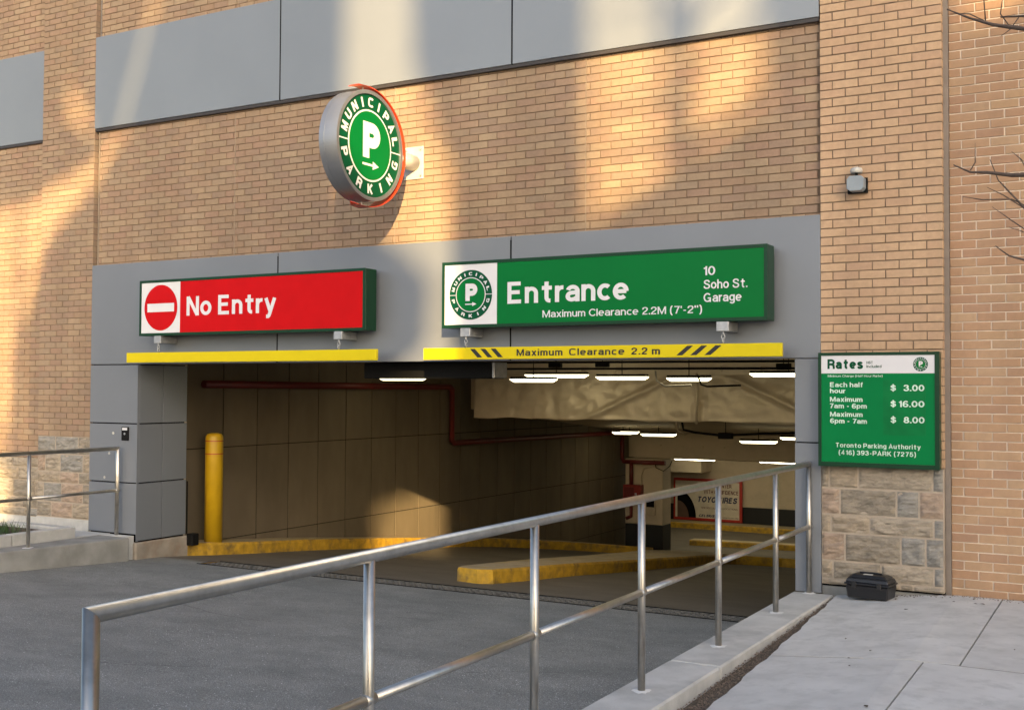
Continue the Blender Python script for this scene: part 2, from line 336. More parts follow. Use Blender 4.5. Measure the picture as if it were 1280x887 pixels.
    g['7']=[[(0,T),(.46,T),(.30,.52),(.17,0)]]; g['8']=[A(.23,.71,.19,.20,0,360,n=20),A(.23,.29,.23,.21,0,360,n=20)]
    g['$']=[[(p[0]*.85,.06+p[1]*.88) for p in g['S'][0]],[(.24,-.08),(.24,1.1)]]
    g['.']=[[(0,0),(0,.18)]]; g['-']=[[(0,.40),(.26,.40)]]; g["'"]=[[(0,.70),(0,1)]]; g['"']=[[(0,.70),(0,1)],[(.22,.70),(.22,1)]]
    g['(']=[_cr([(.16,1.06),(.04,.82),(.0,.42),(.04,.04),(.16,-.2)])]; g[')']=[_cr([(0,1.06),(.12,.82),(.16,.42),(.12,.04),(0,-.2)])]
    return g
_G={1.0:glyphs(1.0),.6:glyphs(.6)}
def _strip(p,w,d):
    p=[Vector(q) for q in p]; q=[p[0]]
    for a in p[1:]:
        if (a-q[-1]).length>1e-4: q.append(a)
    p=q; closed=(p[0]-p[-1]).length<1e-3 and len(p)>3
    if closed: p=p[:-1]
    n=len(p); L=[];Rr=[]
    for i in range(n):
        a=p[i-1] if (i>0 or closed) else None; b=p[(i+1)%n] if (i<n-1 or closed) else None
        d1=(p[i]-a).normalized() if a is not None else (b-p[i]).normalized(); d2=(b-p[i]).normalized() if b is not None else d1
        t=(d1+d2); t=t.normalized() if t.length>1e-3 else d1
        nn=Vector((-t.y,t.x)); k=1/max(.42,nn.dot(Vector((-d1.y,d1.x))))
        L.append(p[i]+nn*w/2*k); Rr.append(p[i]-nn*w/2*k)
    vs=[Vector((v.x,v.y,d)) for v in L+Rr]; m=n if closed else n-1
    return vs,[(i,n+i,n+(i+1)%n,(i+1)%n) for i in range(m)]
def _ymap(ch,y,w):
    if ch in 'aceimnorstuxygpdhkfl': return float(np.interp(y,[-.3,0,.09,.65,.74,1,1.3],[-.3,0,w/2,.74-w/2,.74,1,1.3]))
    if ch in '.-\'"()$': return y
    return float(np.interp(y,[-.3,0,.09,.91,1,1.3],[-.3,0,w/2,1-w/2,1,1.3]))
_tc={}
def text_mesh(s, bold=.0, shear=0, sq=1.0):
    key=(s,bold,shear,sq)
    if key in _tc: return _tc[key]
    w=.13+1.6*bold; x=0; vs=[];fs=[]
    for ch in s:
        if ch==' ': x+=.30; continue
        gl=_G[sq][ch]; allx=[q[0] for st in gl for q in st]; x0,x1=min(allx),max(allx)
        for k,st in enumerate(gl):
            v,f=_strip([(q[0]-x0+x+w/2,_ymap(ch,q[1],w)) for q in st],w,.004*k+.002*(len(vs)%2)); n=len(vs)
            vs+=v; fs+=[tuple(i+n for i in ff) for ff in f]
        x+=(x1-x0)+w+(.075 if sq==1.0 else .13)-(.07 if ch=='r' else .03 if ch=='t' else 0)
    if shear: vs=[Vector((v.x+v.y*shear,v.y,v.z)) for v in vs]
    _tc[key]=(vs,fs); return vs,fs
CAPH=1.0
def text_into(mb, s, x, z, w, cap, y, bold=.0, shear=0, sq=1.0):
    vs,fs=text_mesh(s,bold,shear,sq); x0=min(v.x for v in vs); x1=max(v.x for v in vs); sx=w/(x1-x0)
    return mb.add([(x+(v.x-x0)*sx, y-v.z*cap*.3, z+v.y*cap) for v in vs], fs)

# round "municipal parking" emblem drawn in the plane (a: right, b: up) around origin; fn maps (a,b,d) to space, d = distance proud of the face
def emblem(parent, fn, R0, white_ring=True, proud=.002, letter_h=.16, txt=True, n=64, arrow=True):
    def disc(r0, r1, d):
        mb=MB(); vs=[]; fs=[]
        for j in range(n):
            c,s_=math.cos(2*math.pi*j/n),math.sin(2*math.pi*j/n)
            vs.append(fn(c*r1*R0,s_*r1*R0,d));
            if r0>0: vs.append(fn(c*r0*R0,s_*r0*R0,d))
        if r0>0: fs=[(2*j,(2*j+2)%(2*n),(2*j+3)%(2*n),2*j+1) for j in range(n)]
        else: fs=[tuple(range(n))]
        return mb.add(vs,fs)
    p=proud
    disc(0,1,p).build('emblem_ring', m_dkgreen2, parent)
    disc(0,.70,2*p).build('emblem_line', m_white, parent)
    disc(0,.665,3*p).build('emblem_disc', m_green, parent)
    mb=MB()
    for sx_ in (-1,1):
        mb.add([fn(sx_*.69*R0,-.012*R0,2.2*p),fn(sx_*1*R0,-.012*R0,2.2*p),fn(sx_*1*R0,.012*R0,2.2*p),fn(sx_*.69*R0,.012*R0,2.2*p)],[(0,1,2,3)])
    mb.build('divider_line', m_white, parent)
    def put(mb, s, cx, cy, rot, h, wd, d, bold=.03):
        vs,fs=text_mesh(s,bold,0,1.0 if s=='P' and h>.3*R0 else .6); x0=min(v.x for v in vs); x1=max(v.x for v in vs); y0=min(v.y for v in vs); y1=max(v.y for v in vs)
        sc=h/CAPH; sxx = wd/(x1-x0) if wd else sc
        out=[]
        for v in vs:
            a=(v.x-(x0+x1)/2)*sxx; b=(v.y-CAPH/2)*sc
            out.append(fn(cx+a*math.cos(rot)-b*math.sin(rot), cy+a*math.sin(rot)+b*math.cos(rot), d+v.z*h*.2))
        mb.add(out,fs)
    mb=MB(); put(mb,'P',.04*R0,.10*R0,0,.70*R0,.56*R0,4*p,.105); mb.build('letter', m_white, parent)
    if arrow:
        mb=MB(); q=4*p
        mb.add([fn(-.25*R0,-.40*R0,q),fn(.1*R0,-.40*R0,q),fn(.1*R0,-.355*R0,q),fn(-.25*R0,-.355*R0,q)],[(0,1,2,3)])
        mb.add([fn(.08*R0,-.46*R0,q),fn(.28*R0,-.377*R0,q),fn(.08*R0,-.295*R0,q)],[(0,1,2)]); mb.build('arrow', m_white, parent)
    if txt:
        mb=MB(); word='MUNICIPAL'
        for i,ch in enumerate(word):
            a=R(164-148*i/(len(word)-1)); r=.845*R0
            put(mb,ch,r*math.cos(a),r*math.sin(a),a-math.pi/2,letter_h*R0,(.055 if ch=='I' else .17)*R0,4*p,.065)
        word='PARKING'
        for i,ch in enumerate(word):
            a=R(197+146*i/(len(word)-1)); r=.845*R0
            put(mb,ch,r*math.cos(a),r*math.sin(a),a+math.pi/2,letter_h*R0,(.055 if ch=='I' else .17)*R0,4*p,.065)
        mb.build('lettering', m_white, parent)
m_dkgreen2 = mat('emblem_dark_green', (.0,.068,.027), .4, spec=.15, var=.04)

# ------------------------------------------------------------------ brick walls
CO = .0798; BL = .2336; JT = .0105
BED = 4.162
_bm = {}
def brick_mesh(wd, m, h=CO-JT):
    key=(round(wd,3), m.name)
    if key in _bm: return _bm[key]
    e=.0022; d=.010
    vs=[(0,d,0),(wd,d,0),(wd,d,h),(0,d,h),(0,e,0),(wd,e,0),(wd,e,h),(0,e,h),(e,0,e),(wd-e,0,e),(wd-e,0,h-e),(e,0,h-e)]
    fs=[(0,1,5,4),(1,2,6,5),(2,3,7,6),(3,0,4,7),(4,5,9,8),(5,6,10,9),(6,7,11,10),(7,4,8,11),(8,9,10,11)]
    me=mesh('brick',vs,fs); me.materials.append(m); _bm[key]=me; return me
def brick_rows(segs, z0, z1, offs=(.05,.167), cut=None):
    """yield (x, z, w) of every brick; segs = list of (xa, xb); offs = first joint offset for even / odd rows"""
    k0=int(math.ceil((z0-BED)/CO-1e-6)); k1=int(math.floor((z1-BED)/CO+.25))
    for k in range(k0,k1):
        z=BED+k*CO+JT/2
        for (xa,xb) in segs:
            x=xa; nxt=xa+offs[k%2]
            while x < xb-.02:
                xe=min(nxt,xb)
                wd=xe-x-(JT if xe<xb else 0.0)
                if xb-xe<.02 and xe<xb: wd=xb-x; xe=xb
                if wd>.012: yield x, z, round(wd,3)
                x=xe; nxt+=BL
def brick_wall(name, label, segs, z0, z1, y, m, mm, offs, depth=.15, cap=290, side=None, back=None):
    t=thing(name, label, 'wall', (segs[0][0], y, z0))
    X0,X1=segs[0][0],segs[-1][1]; L=t.location
    def child(o): o.location = o.location - L; return o
    b=MB().box(X0,X1,y+.008,y+depth,z0,z1).build('mortar', mm, t); child(b)
    lst=[]
    for x,z,wd in brick_rows(segs,z0,z1,offs):
        p=project((x+wd/2,y,z+CO/2)); vis = p and -5<p[0]<1285 and -5<p[1]<892
        lst.append(((0 if not vis else 1/p[2]*min(1,wd/.15)), x,z,wd))
    lst.sort(key=lambda a:-a[0])
    fill=MB()
    for i,(s,x,z,wd) in enumerate(lst):
        jx=random.uniform(-.0012,.0012); jy=random.uniform(-.0015,.0015); jz=random.uniform(-.0012,.0012)
        me=brick_mesh(wd,m)
        if s>0 and i<cap:
            o=bpy.data.objects.new('brick',me); COL.objects.link(o); o.parent=t; o.location=Vector((x+jx,y+jy,z+jz))-L
            o.rotation_euler=(random.uniform(-.004,.004),0,random.uniform(-.003,.003))
        else:
            fill.add([(v.co.x+x+jx,v.co.y+y+jy,v.co.z+z+jz) for v in me.vertices],[tuple(p.vertices) for p in me.polygons])
    if fill.v:
        me=mesh('brickwork',fill.v,fill.f); o=link('brickwork',me,m,t,kind='stuff'); child(o)
    return t
def add_part(t, o): o.parent=t; o.location=o.location-t.location; return o

YB=.05
bay = brick_wall('brick_wall','buff brick wall between the two grey metal bands, behind the round sign',
    [(-12.31,-9.903),(-9.895,-7.484),(-7.476,-5.094),(-5.086,-2.68)], 3.28, 5.21, YB, m_brick, m_mortar, (.05,.165), cap=295)
for xx in (-9.899,-7.480,-5.090):
    add_part(bay, box('expansion_joint', m_seal, None, xx-.004, xx+.004, YB-.001, YB+.02, 3.28, 5.21))
add_part(bay, box('expansion_joint', m_seal, None, -12.335,-12.312, YB-.004, YB+.05, 3.28, 5.21))
upper = brick_wall('brick_wall','buff brick wall strip above the upper grey metal band',
    [(-12.31,-9.903),(-9.895,-7.484),(-7.476,-5.094),(-5.086,-2.68)], 6.38, 8.0, YB, m_brick, m_mortar, (.05,.165), cap=200)
add_part(upper, box('expansion_joint', m_sealgrey, None, -12.335,-12.312, YB-.004, YB+.05, 6.43, 8.0))
lp = brick_wall('brick_pilaster','buff brick pilaster left of the entrance, stone at its foot',
    [(-13.41,-12.372)], 1.045, 8.0, 0, m_brick, m_mortar2, (.1115,.2283), cap=295, depth=.3)
lw = brick_wall('brick_wall','buff brick wing wall at the left edge, half in low sun',
    [(-18.0,-13.412)], .729, 8.0, .115, m_brick, m_mortar, (.05,.167), cap=295)
rp = brick_wall('brick_pilaster','pale buff brick pilaster between the entrance and the right wall, behind the rates board',
    [(-2.672,-1.612)], 1.045, 8.0, 0, m_brick2, m_mortar2, (.1168,.2336), cap=295, depth=.3)
rw = brick_wall('brick_wall','pinkish brick wall with pale mortar at the right edge',
    [(-1.565,2.5)], -.068, 8.0, .11, m_brick3, m_mortar3, (.105,.222), cap=295)
rw.children[0].name='pale_mortar'
add_part(rw, box('expansion_joint', m_sealgrey, None, -1.611,-1.567, .07,.14, -.06, 8.0))
add_part(rw, box('base_gap', m_gap, None, -1.565,2.5, .125,.2, -.12, -.03))
# returns of the pilasters (toothed brick ends on their right-hand side)
for pil,x,z0,mb_ in ((rp,-1.612,1.03,m_brick2),(lp,-12.372,1.05,m_brick)):
    mb=MB(); k=int(math.ceil((z0-BED)/CO))
    while BED+k*CO<8-CO:
        z=BED+k*CO+JT/2; mb.box(x-.02, x+.002+.002*(k%2), .004, .1, z, z+CO-JT); k+=1
    add_part(pil, mb.build('brick_return', mb_, None, kind='stuff'))

# ------------------------------------------------------------------ rough stone bases
def stone_block(parent, x0,x1,z0,z1,y,k,amp=.012,depth=.08):
    g=.0085; x0+=g; x1-=g; z0+=g; z1-=g
    nx=max(5,int((x1-x0)/.02)); nz=max(5,int((z1-z0)/.018)); nx=min(nx,28); nz=min(nz,14)
    vs=[]; fs=[]; sd=random.uniform(0,100)
    for j in range(nz+1):
        for i in range(nx+1):
            x=x0+(x1-x0)*i/nx; z=z0+(z1-z0)*j/nz
            ed=min(i,nx-i,j,nz-j)
            a=noise.noise(Vector((x*6+sd,z*22,sd)))*amp*1.3+abs(noise.noise(Vector((x*11+sd,z*38,sd))))*amp*1.3+noise.noise(Vector((x*30+sd,z*80,sd)))*amp*.4
            b=0.004 if ed==0 else -.008+a - (.004 if ed>1 else 0)
            vs.append((x+(0 if 0<i<nx else random.uniform(-.0015,.0015)),y+b,z+(0 if 0<j<nz else random.uniform(-.0015,.0015))))
    for j in range(nz):
        for i in range(nx): fs.append((j*(nx+1)+i,j*(nx+1)+i+1,(j+1)*(nx+1)+i+1,(j+1)*(nx+1)+i))
    n=len(vs); W=nx+1
    loop=[i for i in range(W)]+[j*W+nx for j in range(1,nz+1)]+[nz*W+i for i in range(nx-1,-1,-1)]+[j*W for j in range(nz-1,0,-1)]
    for q in loop: vs.append((vs[q][0],y+depth,vs[q][2]))
    for a in range(len(loop)):
        b=(a+1)%len(loop); fs.append((loop[a],n+a,n+b,loop[b]))
    me=mesh('stone',vs,fs); o=link('stone',me,m_stone[k],None); return add_part(parent,o)
RL=[-2.672]; RE=-1.612
def course(parent, zt0, zb0, xs, ks, y=0): 
    for (a,b),k in zip(zip(xs[:-1],xs[1:]),ks): stone_block(parent,a,b,zb0,zt0,y,k)
course(rp,1.046,.84,[-2.672,-2.60,-2.341,-1.705,-1.612],[1,0,4,2])
course(rp,.84,.602,[-2.672,-2.504,-2.01,-1.818,-1.612],[3,1,2,3])
course(rp,.602,.436,[-2.672,-2.585,-2.242,-1.698,-1.612],[0,0,4,2])
course(rp,.436,.183,[-2.672,-2.461,-1.975,-1.765,-1.612],[3,1,2,2])
course(rp,.183,.018,[-2.672,-2.569,-2.145,-1.698,-1.612],[0,1,4,2])
course(rp,.018,-.035,[-2.672,-2.41,-2.10,-1.98,-1.87,-1.612],[0,0,4,1,4])
add_part(rp, box('stone_mortar', m_stmortar, None, -2.67,-1.614,.006,.28,-.030,1.04))
add_part(rp, box('base_gap', m_gap, None, -2.67,-1.614,.04,.28,-.05,-.031))
add_part(rp, box('footing', m_concdk, None, -2.67,-1.614,.02,.28,-.2,-.0505))
course(lp,1.05,.81,[-13.41,-13.05,-12.6,-12.372],[2,2,1])
course(lp,.81,.57,[-13.41,-13.25,-12.95,-12.5,-12.372],[3,4,2,0])
course(lp,.57,.26,[-13.41,-13.30,-12.86,-12.55,-12.372],[1,3,2,0]) if False else None
course(lp,.57,.42,[-13.41,-12.95,-12.58,-12.372],[0,3,1])
course(lp,.42,.16,[-13.41,-13.28,-12.92,-12.50,-12.372],[4,2,3,1])
course(lp,.16,-.045,[-13.41,-13.12,-12.7,-12.372],[1,3,0])
add_part(lp, box('stone_mortar', m_stmortar, None, -13.408,-12.374,.006,.28,-.3,1.05))
add_part(lp, box('concrete_footing', m_conc, None, -13.41,-12.372,-.006,.1,-.3,-.052))
for zt,zb,off in ((.728,.60,.1),(.60,.42,.35),(.42,.18,.0),(.18,.03,.25),(.03,-.08,.15)):
    xs=[-13.412]; 
    x=-13.412-.2-off
    while x>-17.9: xs.append(x); x-=random.uniform(.3,.6)
    xs.append(-18.0); xs=xs[::-1]
    course(lw,zt,zb,xs,[random.choice([0,3,4,4,1,2]) for _ in xs[:-1]],.115)
add_part(lw, box('stone_mortar', m_stmortar, None, -18,-13.414,.127,.28,-.4,.74))
add_part(lw, box('concrete_footing', m_conc, None, -18,-13.412,.10,.2,-.4,-.085))

# ------------------------------------------------------------------ grey metal cladding
def panel(t, x0,x1,y0,y1,z0,z1, m, bev=.002):
    return add_part(t, box('panel', m, None, x0,x1,y0,y1,z0,z1, bevel=bev))
g=.008
band = thing('metal_band','upper band of pale grey metal panels above the round sign','cladding',(-12.36,0,5.17))
xs=[-12.365,-9.146,-5.94,-2.682]
for a,b in zip(xs[:-1],xs[1:]): panel(band, a+(g if a>-12.3 else 0), b-(g if b<-2.7 else 0), -.002,.045, 5.178,6.41, m_panel2)
add_part(band, box('shadow_flashing', m_flash, None, -12.36,-2.684, .008,.048, 5.140,5.176))  # dark strip that draws the shadow line under the panels
add_part(band, box('backing', m_gap, None, -12.36,-2.684, .046,.1, 5.178,6.405))
for xx in (-9.146,-5.94): add_part(band, box('joint_gasket', m_gap, None, xx-.0085,xx+.0085, -.0028,.044, 5.179,6.409))
band2 = thing('metal_band','pale grey metal panel on the left wing wall','cladding',(-13.42,.1,5.15))
for a,b in ((-16.62,-13.418),(-18.0,-16.63)): panel(band2, a,b,.085,.11, 5.165,6.42, m_panel2)
add_part(band2, box('shadow_flashing', m_flash, None, -18,-13.42,.09,.112,5.128,5.163))  # same drawn shadow line below the wing panel
sur = thing('entrance_surround','grey metal panel surround framing the garage opening','cladding',(-12.36,0,2.02))
for a,b in zip([-12.37,-9.146,-5.94],[-9.146,-5.94,-2.674]):
    panel(sur, a+(g if a>-12.3 else 0), b-(g if b<-2.7 else 0), -.003,.04, 2.022,3.338, m_panel)
add_part(sur, box('top_flashing', m_panel, None, -12.37,-2.674,.041,.07,3.30,3.345))
add_part(sur, box('backing', m_gap, None, -12.36,-2.684, .042,.09, 2.03,3.298))
for xx in (-9.146,-5.94): add_part(sur, box('joint_gasket', m_gap, None, xx-.0085,xx+.0085, -.0038,.039, 2.023,3.297))
# left column: front and side panels
zz=[2.016,1.246,.478,-.185]
for a,b in zip(zz[:-1],zz[1:]):
    panel(sur, -12.37,-11.484, -.003,.03, b+g,a-g, m_panel)
zz=[2.016,1.246,.478,-.272]
for a,b in zip(zz[:-1],zz[1:]):
    panel(sur, -11.51,-11.48, .034,.428, b+g,a-g, m_panel)
    panel(sur, -11.51,-11.48, .440,.862, b+g,a-g, m_panel)
add_part(sur, box('corner_strip', m_panel, None, -11.4835,-11.4805,-.004,.033,-.27,2.015))
add_part(sur, box('backing', m_gap, None, -12.36,-11.512, .032,.85, -.3,2.02))
# right column
panel(sur, -2.912,-2.674,-.003,.03, 1.25,2.014, m_panel); panel(sur, -2.912,-2.674,-.003,.03, -.12,1.238, m_panel)
add_part(sur, box('backing', m_gap, None, -2.905,-2.68, .032,.40, -.12,2.02))
panel(sur, -2.912,-2.903,.034,.40,-.12,2.014,m_panel,.001)
add_part(sur, box('lintel_soffit', m_panel, None, -11.48,-2.912, .0405,.30, 2.024,2.045))
plinth = MB().box(-12.35,-11.462,-.02,.90,-.8,-.285).build('plinth', m_rustconc, None, bevel=.015)
add_part(sur, plinth)

# ------------------------------------------------------------------ ground
FL=[(-60,-.30),(-9,-.30),(-6,-.33),(-3,-.40),(0,-.5),(.4,-.515),(1.5,-.62),(3.4,-.80),(6.7,-1.15),(9.5,-1.47),(13,-1.93),(17.5,-2.6),(30,-2.6)]
def floor(y): return float(np.interp(y,[a for a,b in FL],[b for a,b in FL]))
def sheet(x0,x1,ys,zf,nx=2):
    mb=MB(); vs=[]; fs=[]
    for y in ys:
        for i in range(nx+1): vs.append((x0+(x1-x0)*i/nx,y,zf(y)))
    for j in range(len(ys)-1):
        for i in range(nx): fs.append((j*(nx+1)+i,j*(nx+1)+i+1,(j+1)*(nx+1)+i+1,(j+1)*(nx+1)+i))
    return mb.add(vs,fs)
ys=[-9,-8,-7,-6,-5,-4,-3,-2,-1,-.5,0,.19]
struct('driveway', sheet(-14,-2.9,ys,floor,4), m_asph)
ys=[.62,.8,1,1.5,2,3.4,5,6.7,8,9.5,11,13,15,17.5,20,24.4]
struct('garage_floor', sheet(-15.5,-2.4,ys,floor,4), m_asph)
mb=MB(); a,b=-160,160
mb.add([(a,-150,-.31),(b,-150,-.31),(b,-9,-.31),(a,-9,-.31)],[(0,1,2,3)])
mb.add([(a,-9,-.31),(-14,-9,-.31),(-14,30,-.62),(a,30,-.62)],[(0,1,2,3)])
struct('street', mb, mat('street_asphalt',(.06,.06,.062),.9,bump=.3))

# trench drain across the opening
dr = thing('drain_grate','black slotted drain grate across the garage opening','drain',(-7,.4,-.51))
zt=-.512
add_part(dr, MB().box(-10.6,-2.95,.19,.204,-.60,-.500).box(-10.6,-2.95,.606,.62,-.60,-.528).build('frame', m_dkmetal))
add_part(dr, MB().box(-10.6,-2.95,.204,.606,-.70,-.56).build('trough', m_gap))
m_grate=mat('cast_iron_grate',(0.147,0.143,0.129),.7,metal=.2,var=.3,scale=12)
for zt_x in range(9):
    mb=MB(); xa=-10.58+zt_x*.85; xb=min(xa+.84,-2.96)
    for yy in (.21,.30,.397,.497,.60): mb.box(xa,xb,yy-.004,yy+.004,-.56,-.514-.055*(yy-.2))
    x=xa+.008
    while x<xb-.05:
        for yy in (.225,.320,.417,.520): mb.box(x,x+.040,yy,yy+.046,-.53-.055*(yy-.2),-.513-.055*(yy-.2))
        x+=.078
    add_part(dr, mb.build('grate', m_grate, None))

struct('driveway_edge', sheet(-13.0,-10.6,[.19,.4,.62],floor,1), m_asph)
# right curb with railing
mb=MB(); mb.box(-2.93,-2.56,-12.5,-3.10,-.9,-.125); mb.box(-2.93,-2.56,-3.09,-.005,-.9,-.125)
cb = mb.build('concrete_curb', m_conc, None, bevel=.012)
tag(cb,'pale concrete curb wall under the steel railing on the right','curb')
def rail_things(name,label,X,ys_posts,ztop,zmid,zbase,y_end0,y_end1,rt_,rp_,rm_,miter='start'):
    t=thing(name,label,'railing',(X,ys_posts[0],zbase))
    n=24; mit = miter
    cs=[(math.cos(2*math.pi*j/n),math.sin(2*math.pi*j/n)) for j in range(n)]
    def ring(kind,yv,zv,r,sg):
        if kind=='rail': return [(X+r*c,yv,ztop+r*s_) for c,s_ in cs]
        if kind=='corner': return [(X+r*c,yv-sg*r*s_,ztop+r*s_) for c,s_ in cs]
        return [(X+r*c,yv-sg*r*s_,zv) for c,s_ in cs]
    def skin(a,b): return MB().add(a+b,[(j,(j+1)%n,n+(j+1)%n,n+j) for j in range(n)]+[tuple(range(n))[::-1],tuple(range(n,2*n))])
    if mit=='start': a=ring('corner',y_end0,0,rt_,1); b=ring('rail',y_end1,0,rt_,1); cy_=y_end0; sg=1
    else: a=ring('rail',y_end0,0,rt_,1); b=ring('corner',y_end1,0,rt_,-1); cy_=y_end1; sg=-1
    add_part(t, skin(a,b).build('top_rail',m_steel,None,smooth=True))
    add_part(t, skin(ring('post',cy_,zbase,rt_*.999,sg),[(X+(x_-X)*.999,y_,z_-.0004) for x_,y_,z_ in ring('corner',cy_,0,rt_,sg)]).build('post',m_steel,None,smooth=True))
    for i,yp in enumerate(ys_posts):
        if abs(yp-cy_)>.01: add_part(t, MB().tube([(X,yp,zbase),(X,yp,ztop-rt_*.3)],rp_,18).build('post',m_steel,None,smooth=True))
        mb=MB(); n=18; vs=[]; fs=[]
        rr=[random.uniform(.045,.066) for _ in range(n)]
        vs=[(X+rr[j]*math.cos(2*math.pi*j/n), yp+rr[j]*1.2*math.sin(2*math.pi*j/n), zbase+.0025) for j in range(n)]
        vs+=[(X+.03*math.cos(2*math.pi*j/n), yp+.03*math.sin(2*math.pi*j/n), zbase+.008) for j in range(n)]
        fs=[(j,(j+1)%n,n+(j+1)%n,n+j) for j in range(n)]+[tuple(n+j for j in range(n))]
        add_part(t, mb.add(vs,fs).build('grout_patch',m_grout,None))
        mb=MB(); 
        mb.tube([(X,yp-.034,zmid),(X,yp+.034,zmid)],rm_+.004,18); add_part(t, mb.build('weld_collar',m_steel,None,smooth=True))
    for a,b in zip(ys_posts[:-1],ys_posts[1:]):
        add_part(t, MB().tube([(X,a,zmid),(X,b,zmid)],rm_,18).build('mid_rail',m_steel,None,smooth=True))
    return t
m_grout=mat('white_grout',(.62,.62,.60),.9,var=.1)
RX=-2.775
posts=[-8.13+.0,-6.745,-5.335,-3.94,-2.52,-1.09,-.045]
rr_=rail_things('steel_railing','long brushed steel railing on the right curb, running up to the rates board',RX,posts,1.052,.478,-.125,-8.13,-.045,.0265,.0235,.0215)
# ------------------------------------------------------------------ left curb, landing, planter, railing
fx=lambda y: -11.42+.155*y
mb=MB(); yy=[-.14,-1,-2,-3,-4.5,-7]
vs=[];
for y in yy:
    vs+=[(fx(y),y,-.9),(fx(y)+.0,y,-.2),(-13.0,y,-.2),(-13.0,y,-.9)]
fs=[]
for j in range(len(yy)-1):
    for i in range(3): fs.append((4*j+i,4*(j+1)+i,4*(j+1)+i+1,4*j+i+1))
fs.append((0,1,2,3)); fs.append(tuple(4*(len(yy)-1)+i for i in range(4)))
lc=mb.add(vs,fs).build('concrete_curb', m_concdk, None, bevel=.012)
tag(lc,'weathered concrete curb wall at the left below the short railing','curb')
struct('landing', MB().box(-18,-12.0,-6,.3,-.6,-.196), m_conc)
struct('landing', MB().box(-12.4,-11.515,-.135,-.004,-.6,-.1965), m_conc)
lr=rail_things('steel_railing','short brushed steel railing on the left curb by the grey column',-11.74,[-4.4,-2.9,-1.42,-.09],.925,.385,-.2,-4.4,-.09,.025,.0215,.0195,miter='end')
pl=thing('planter','low concrete planter kerb with grass at the left edge','planter',(-12.1,-.5,-.2))
mb=MB()
add_part(pl, MB().box(-12.16,-12.02,-1.42,-.50,-.2,-.062).build('kerb_block',m_conc,None,bevel=.008))
for a in (-2.36,-3.30,-4.24): add_part(pl, MB().box(-12.16,-12.02,a,a+.93,-.2,-.062).build('kerb_block',m_conc,None,bevel=.008))
add_part(pl, MB().box(-13.2,-12.165,-.64,-.50,-.2,-.062).build('kerb_block',m_conc,None,bevel=.008))
add_part(pl, MB().box(-16.8,-12.17,-4.2,-.65,-.2,-.11).build('soil',m_soil,None))
mb=MB()
for k in range(1100):
    cx=random.choice([-12.75,-13.1,-12.5,-13.5]); cx+=random.gauss(0,.17); cy=random.uniform(-3.5,-.95)+.0
    cy = -1.05-abs(random.gauss(0,.5)) if k%2 else cy
    if cx>-12.2: continue
    h=random.uniform(.07,.20); a=random.uniform(0,6.28); l=random.uniform(.2,.7)*h; wd=.004
    dx,dy=math.cos(a),math.sin(a)
    px,py=-dy*wd,dx*wd
    mb.add([(cx-px,cy-py,-.11),(cx+px,cy+py,-.11),(cx+dx*l*.4+px,cy+dy*l*.4+py,-.11+h*.6),(cx+dx*l*.4-px,cy+dy*l*.4-py,-.11+h*.6),(cx+dx*l,cy+dy*l,-.11+h*.95)],[(0,1,2,3),(3,2,4)])
gr=link('ornamental_grass',mesh('grass',mb.v,mb.f),m_grass,kind='stuff'); tag(gr,'tufts of green grass growing in the low planter','grass')

# ------------------------------------------------------------------ sidewalk slabs
def sw(x,y): return -.03+.09*min(0,x+1.5)+.02*y
swk=thing('sidewalk','pale concrete sidewalk on the right of the curb','sidewalk',(0,0,0)); swk['kind']='structure'
del swk['label']; del swk['category']
def edge_x(y): return -2.515 - y*-.045*1.0 + .018*math.sin(y*7)+.012*math.sin(y*17+1)
def slab(x0,x1,y0,y1,left_edge=False):
    nx,ny=8,24; vs=[]; fs=[]
    for j in range(ny+1):
        y=y0+(y1-y0)*j/ny
        xa = (-2.525-.042*y + .008*math.sin(y*7)+.006*math.sin(y*19)+.004*math.sin(y*61)) if left_edge else x0
        for i in range(nx+1):
            x=xa+(x1-xa)*i/nx; vs.append((x,y,sw(x,y)))
    for j in range(ny):
        for i in range(nx): fs.append((j*(nx+1)+i,j*(nx+1)+i+1,(j+1)*(nx+1)+i+1,(j+1)*(nx+1)+i))
    n=len(vs); W=nx+1
    loop=[i for i in range(W)]+[j*W+nx for j in range(1,ny+1)]+[ny*W+i for i in range(nx-1,-1,-1)]+[j*W for j in range(ny-1,0,-1)]
    for q in loop: vs.append((vs[q][0],vs[q][1],vs[q][2]-.1))
    for a in range(len(loop)):
        b=(a+1)%len(loop); fs.append((loop[a],n+a,n+b,loop[b]))
    return MB().add(vs,fs).build('slab',m_slab,swk)
rows=[(-2.444,-.012,[-2.5,-1.145,.35,1.9,3.4]),(-5.0,-2.464,[-2.5,-1.37,.1,1.6,3.2]),(-7.6,-5.01,[-2.5,-1.1,.4,1.9,3.3]),(-10.2,-7.61,[-2.5,-1.3,.2,1.7,3.2]),(-12.5,-10.21,[-2.5,-1.1,.4,1.9,3.3])]
for y0,y1,xs in rows:
    for i,(a,b) in enumerate(zip(xs[:-1],xs[1:])): slab(a+(.006 if i else 0),b-.006,y0,y1,i==0)
for yj in (-2.454,-5.005,-7.605):
    xs_=[-2.4+.58*i for i in range(11)]
    struct('joint_filler', MB().add([(x,yj-.0105,sw(x,yj)-.0025) for x in xs_]+[(x,yj+.0105,sw(x,yj)-.0025) for x in xs_],[(i,i+1,12+i,11+i) for i in range(10)]), mat('joint_dirt',(.12,.11,.095),.95))
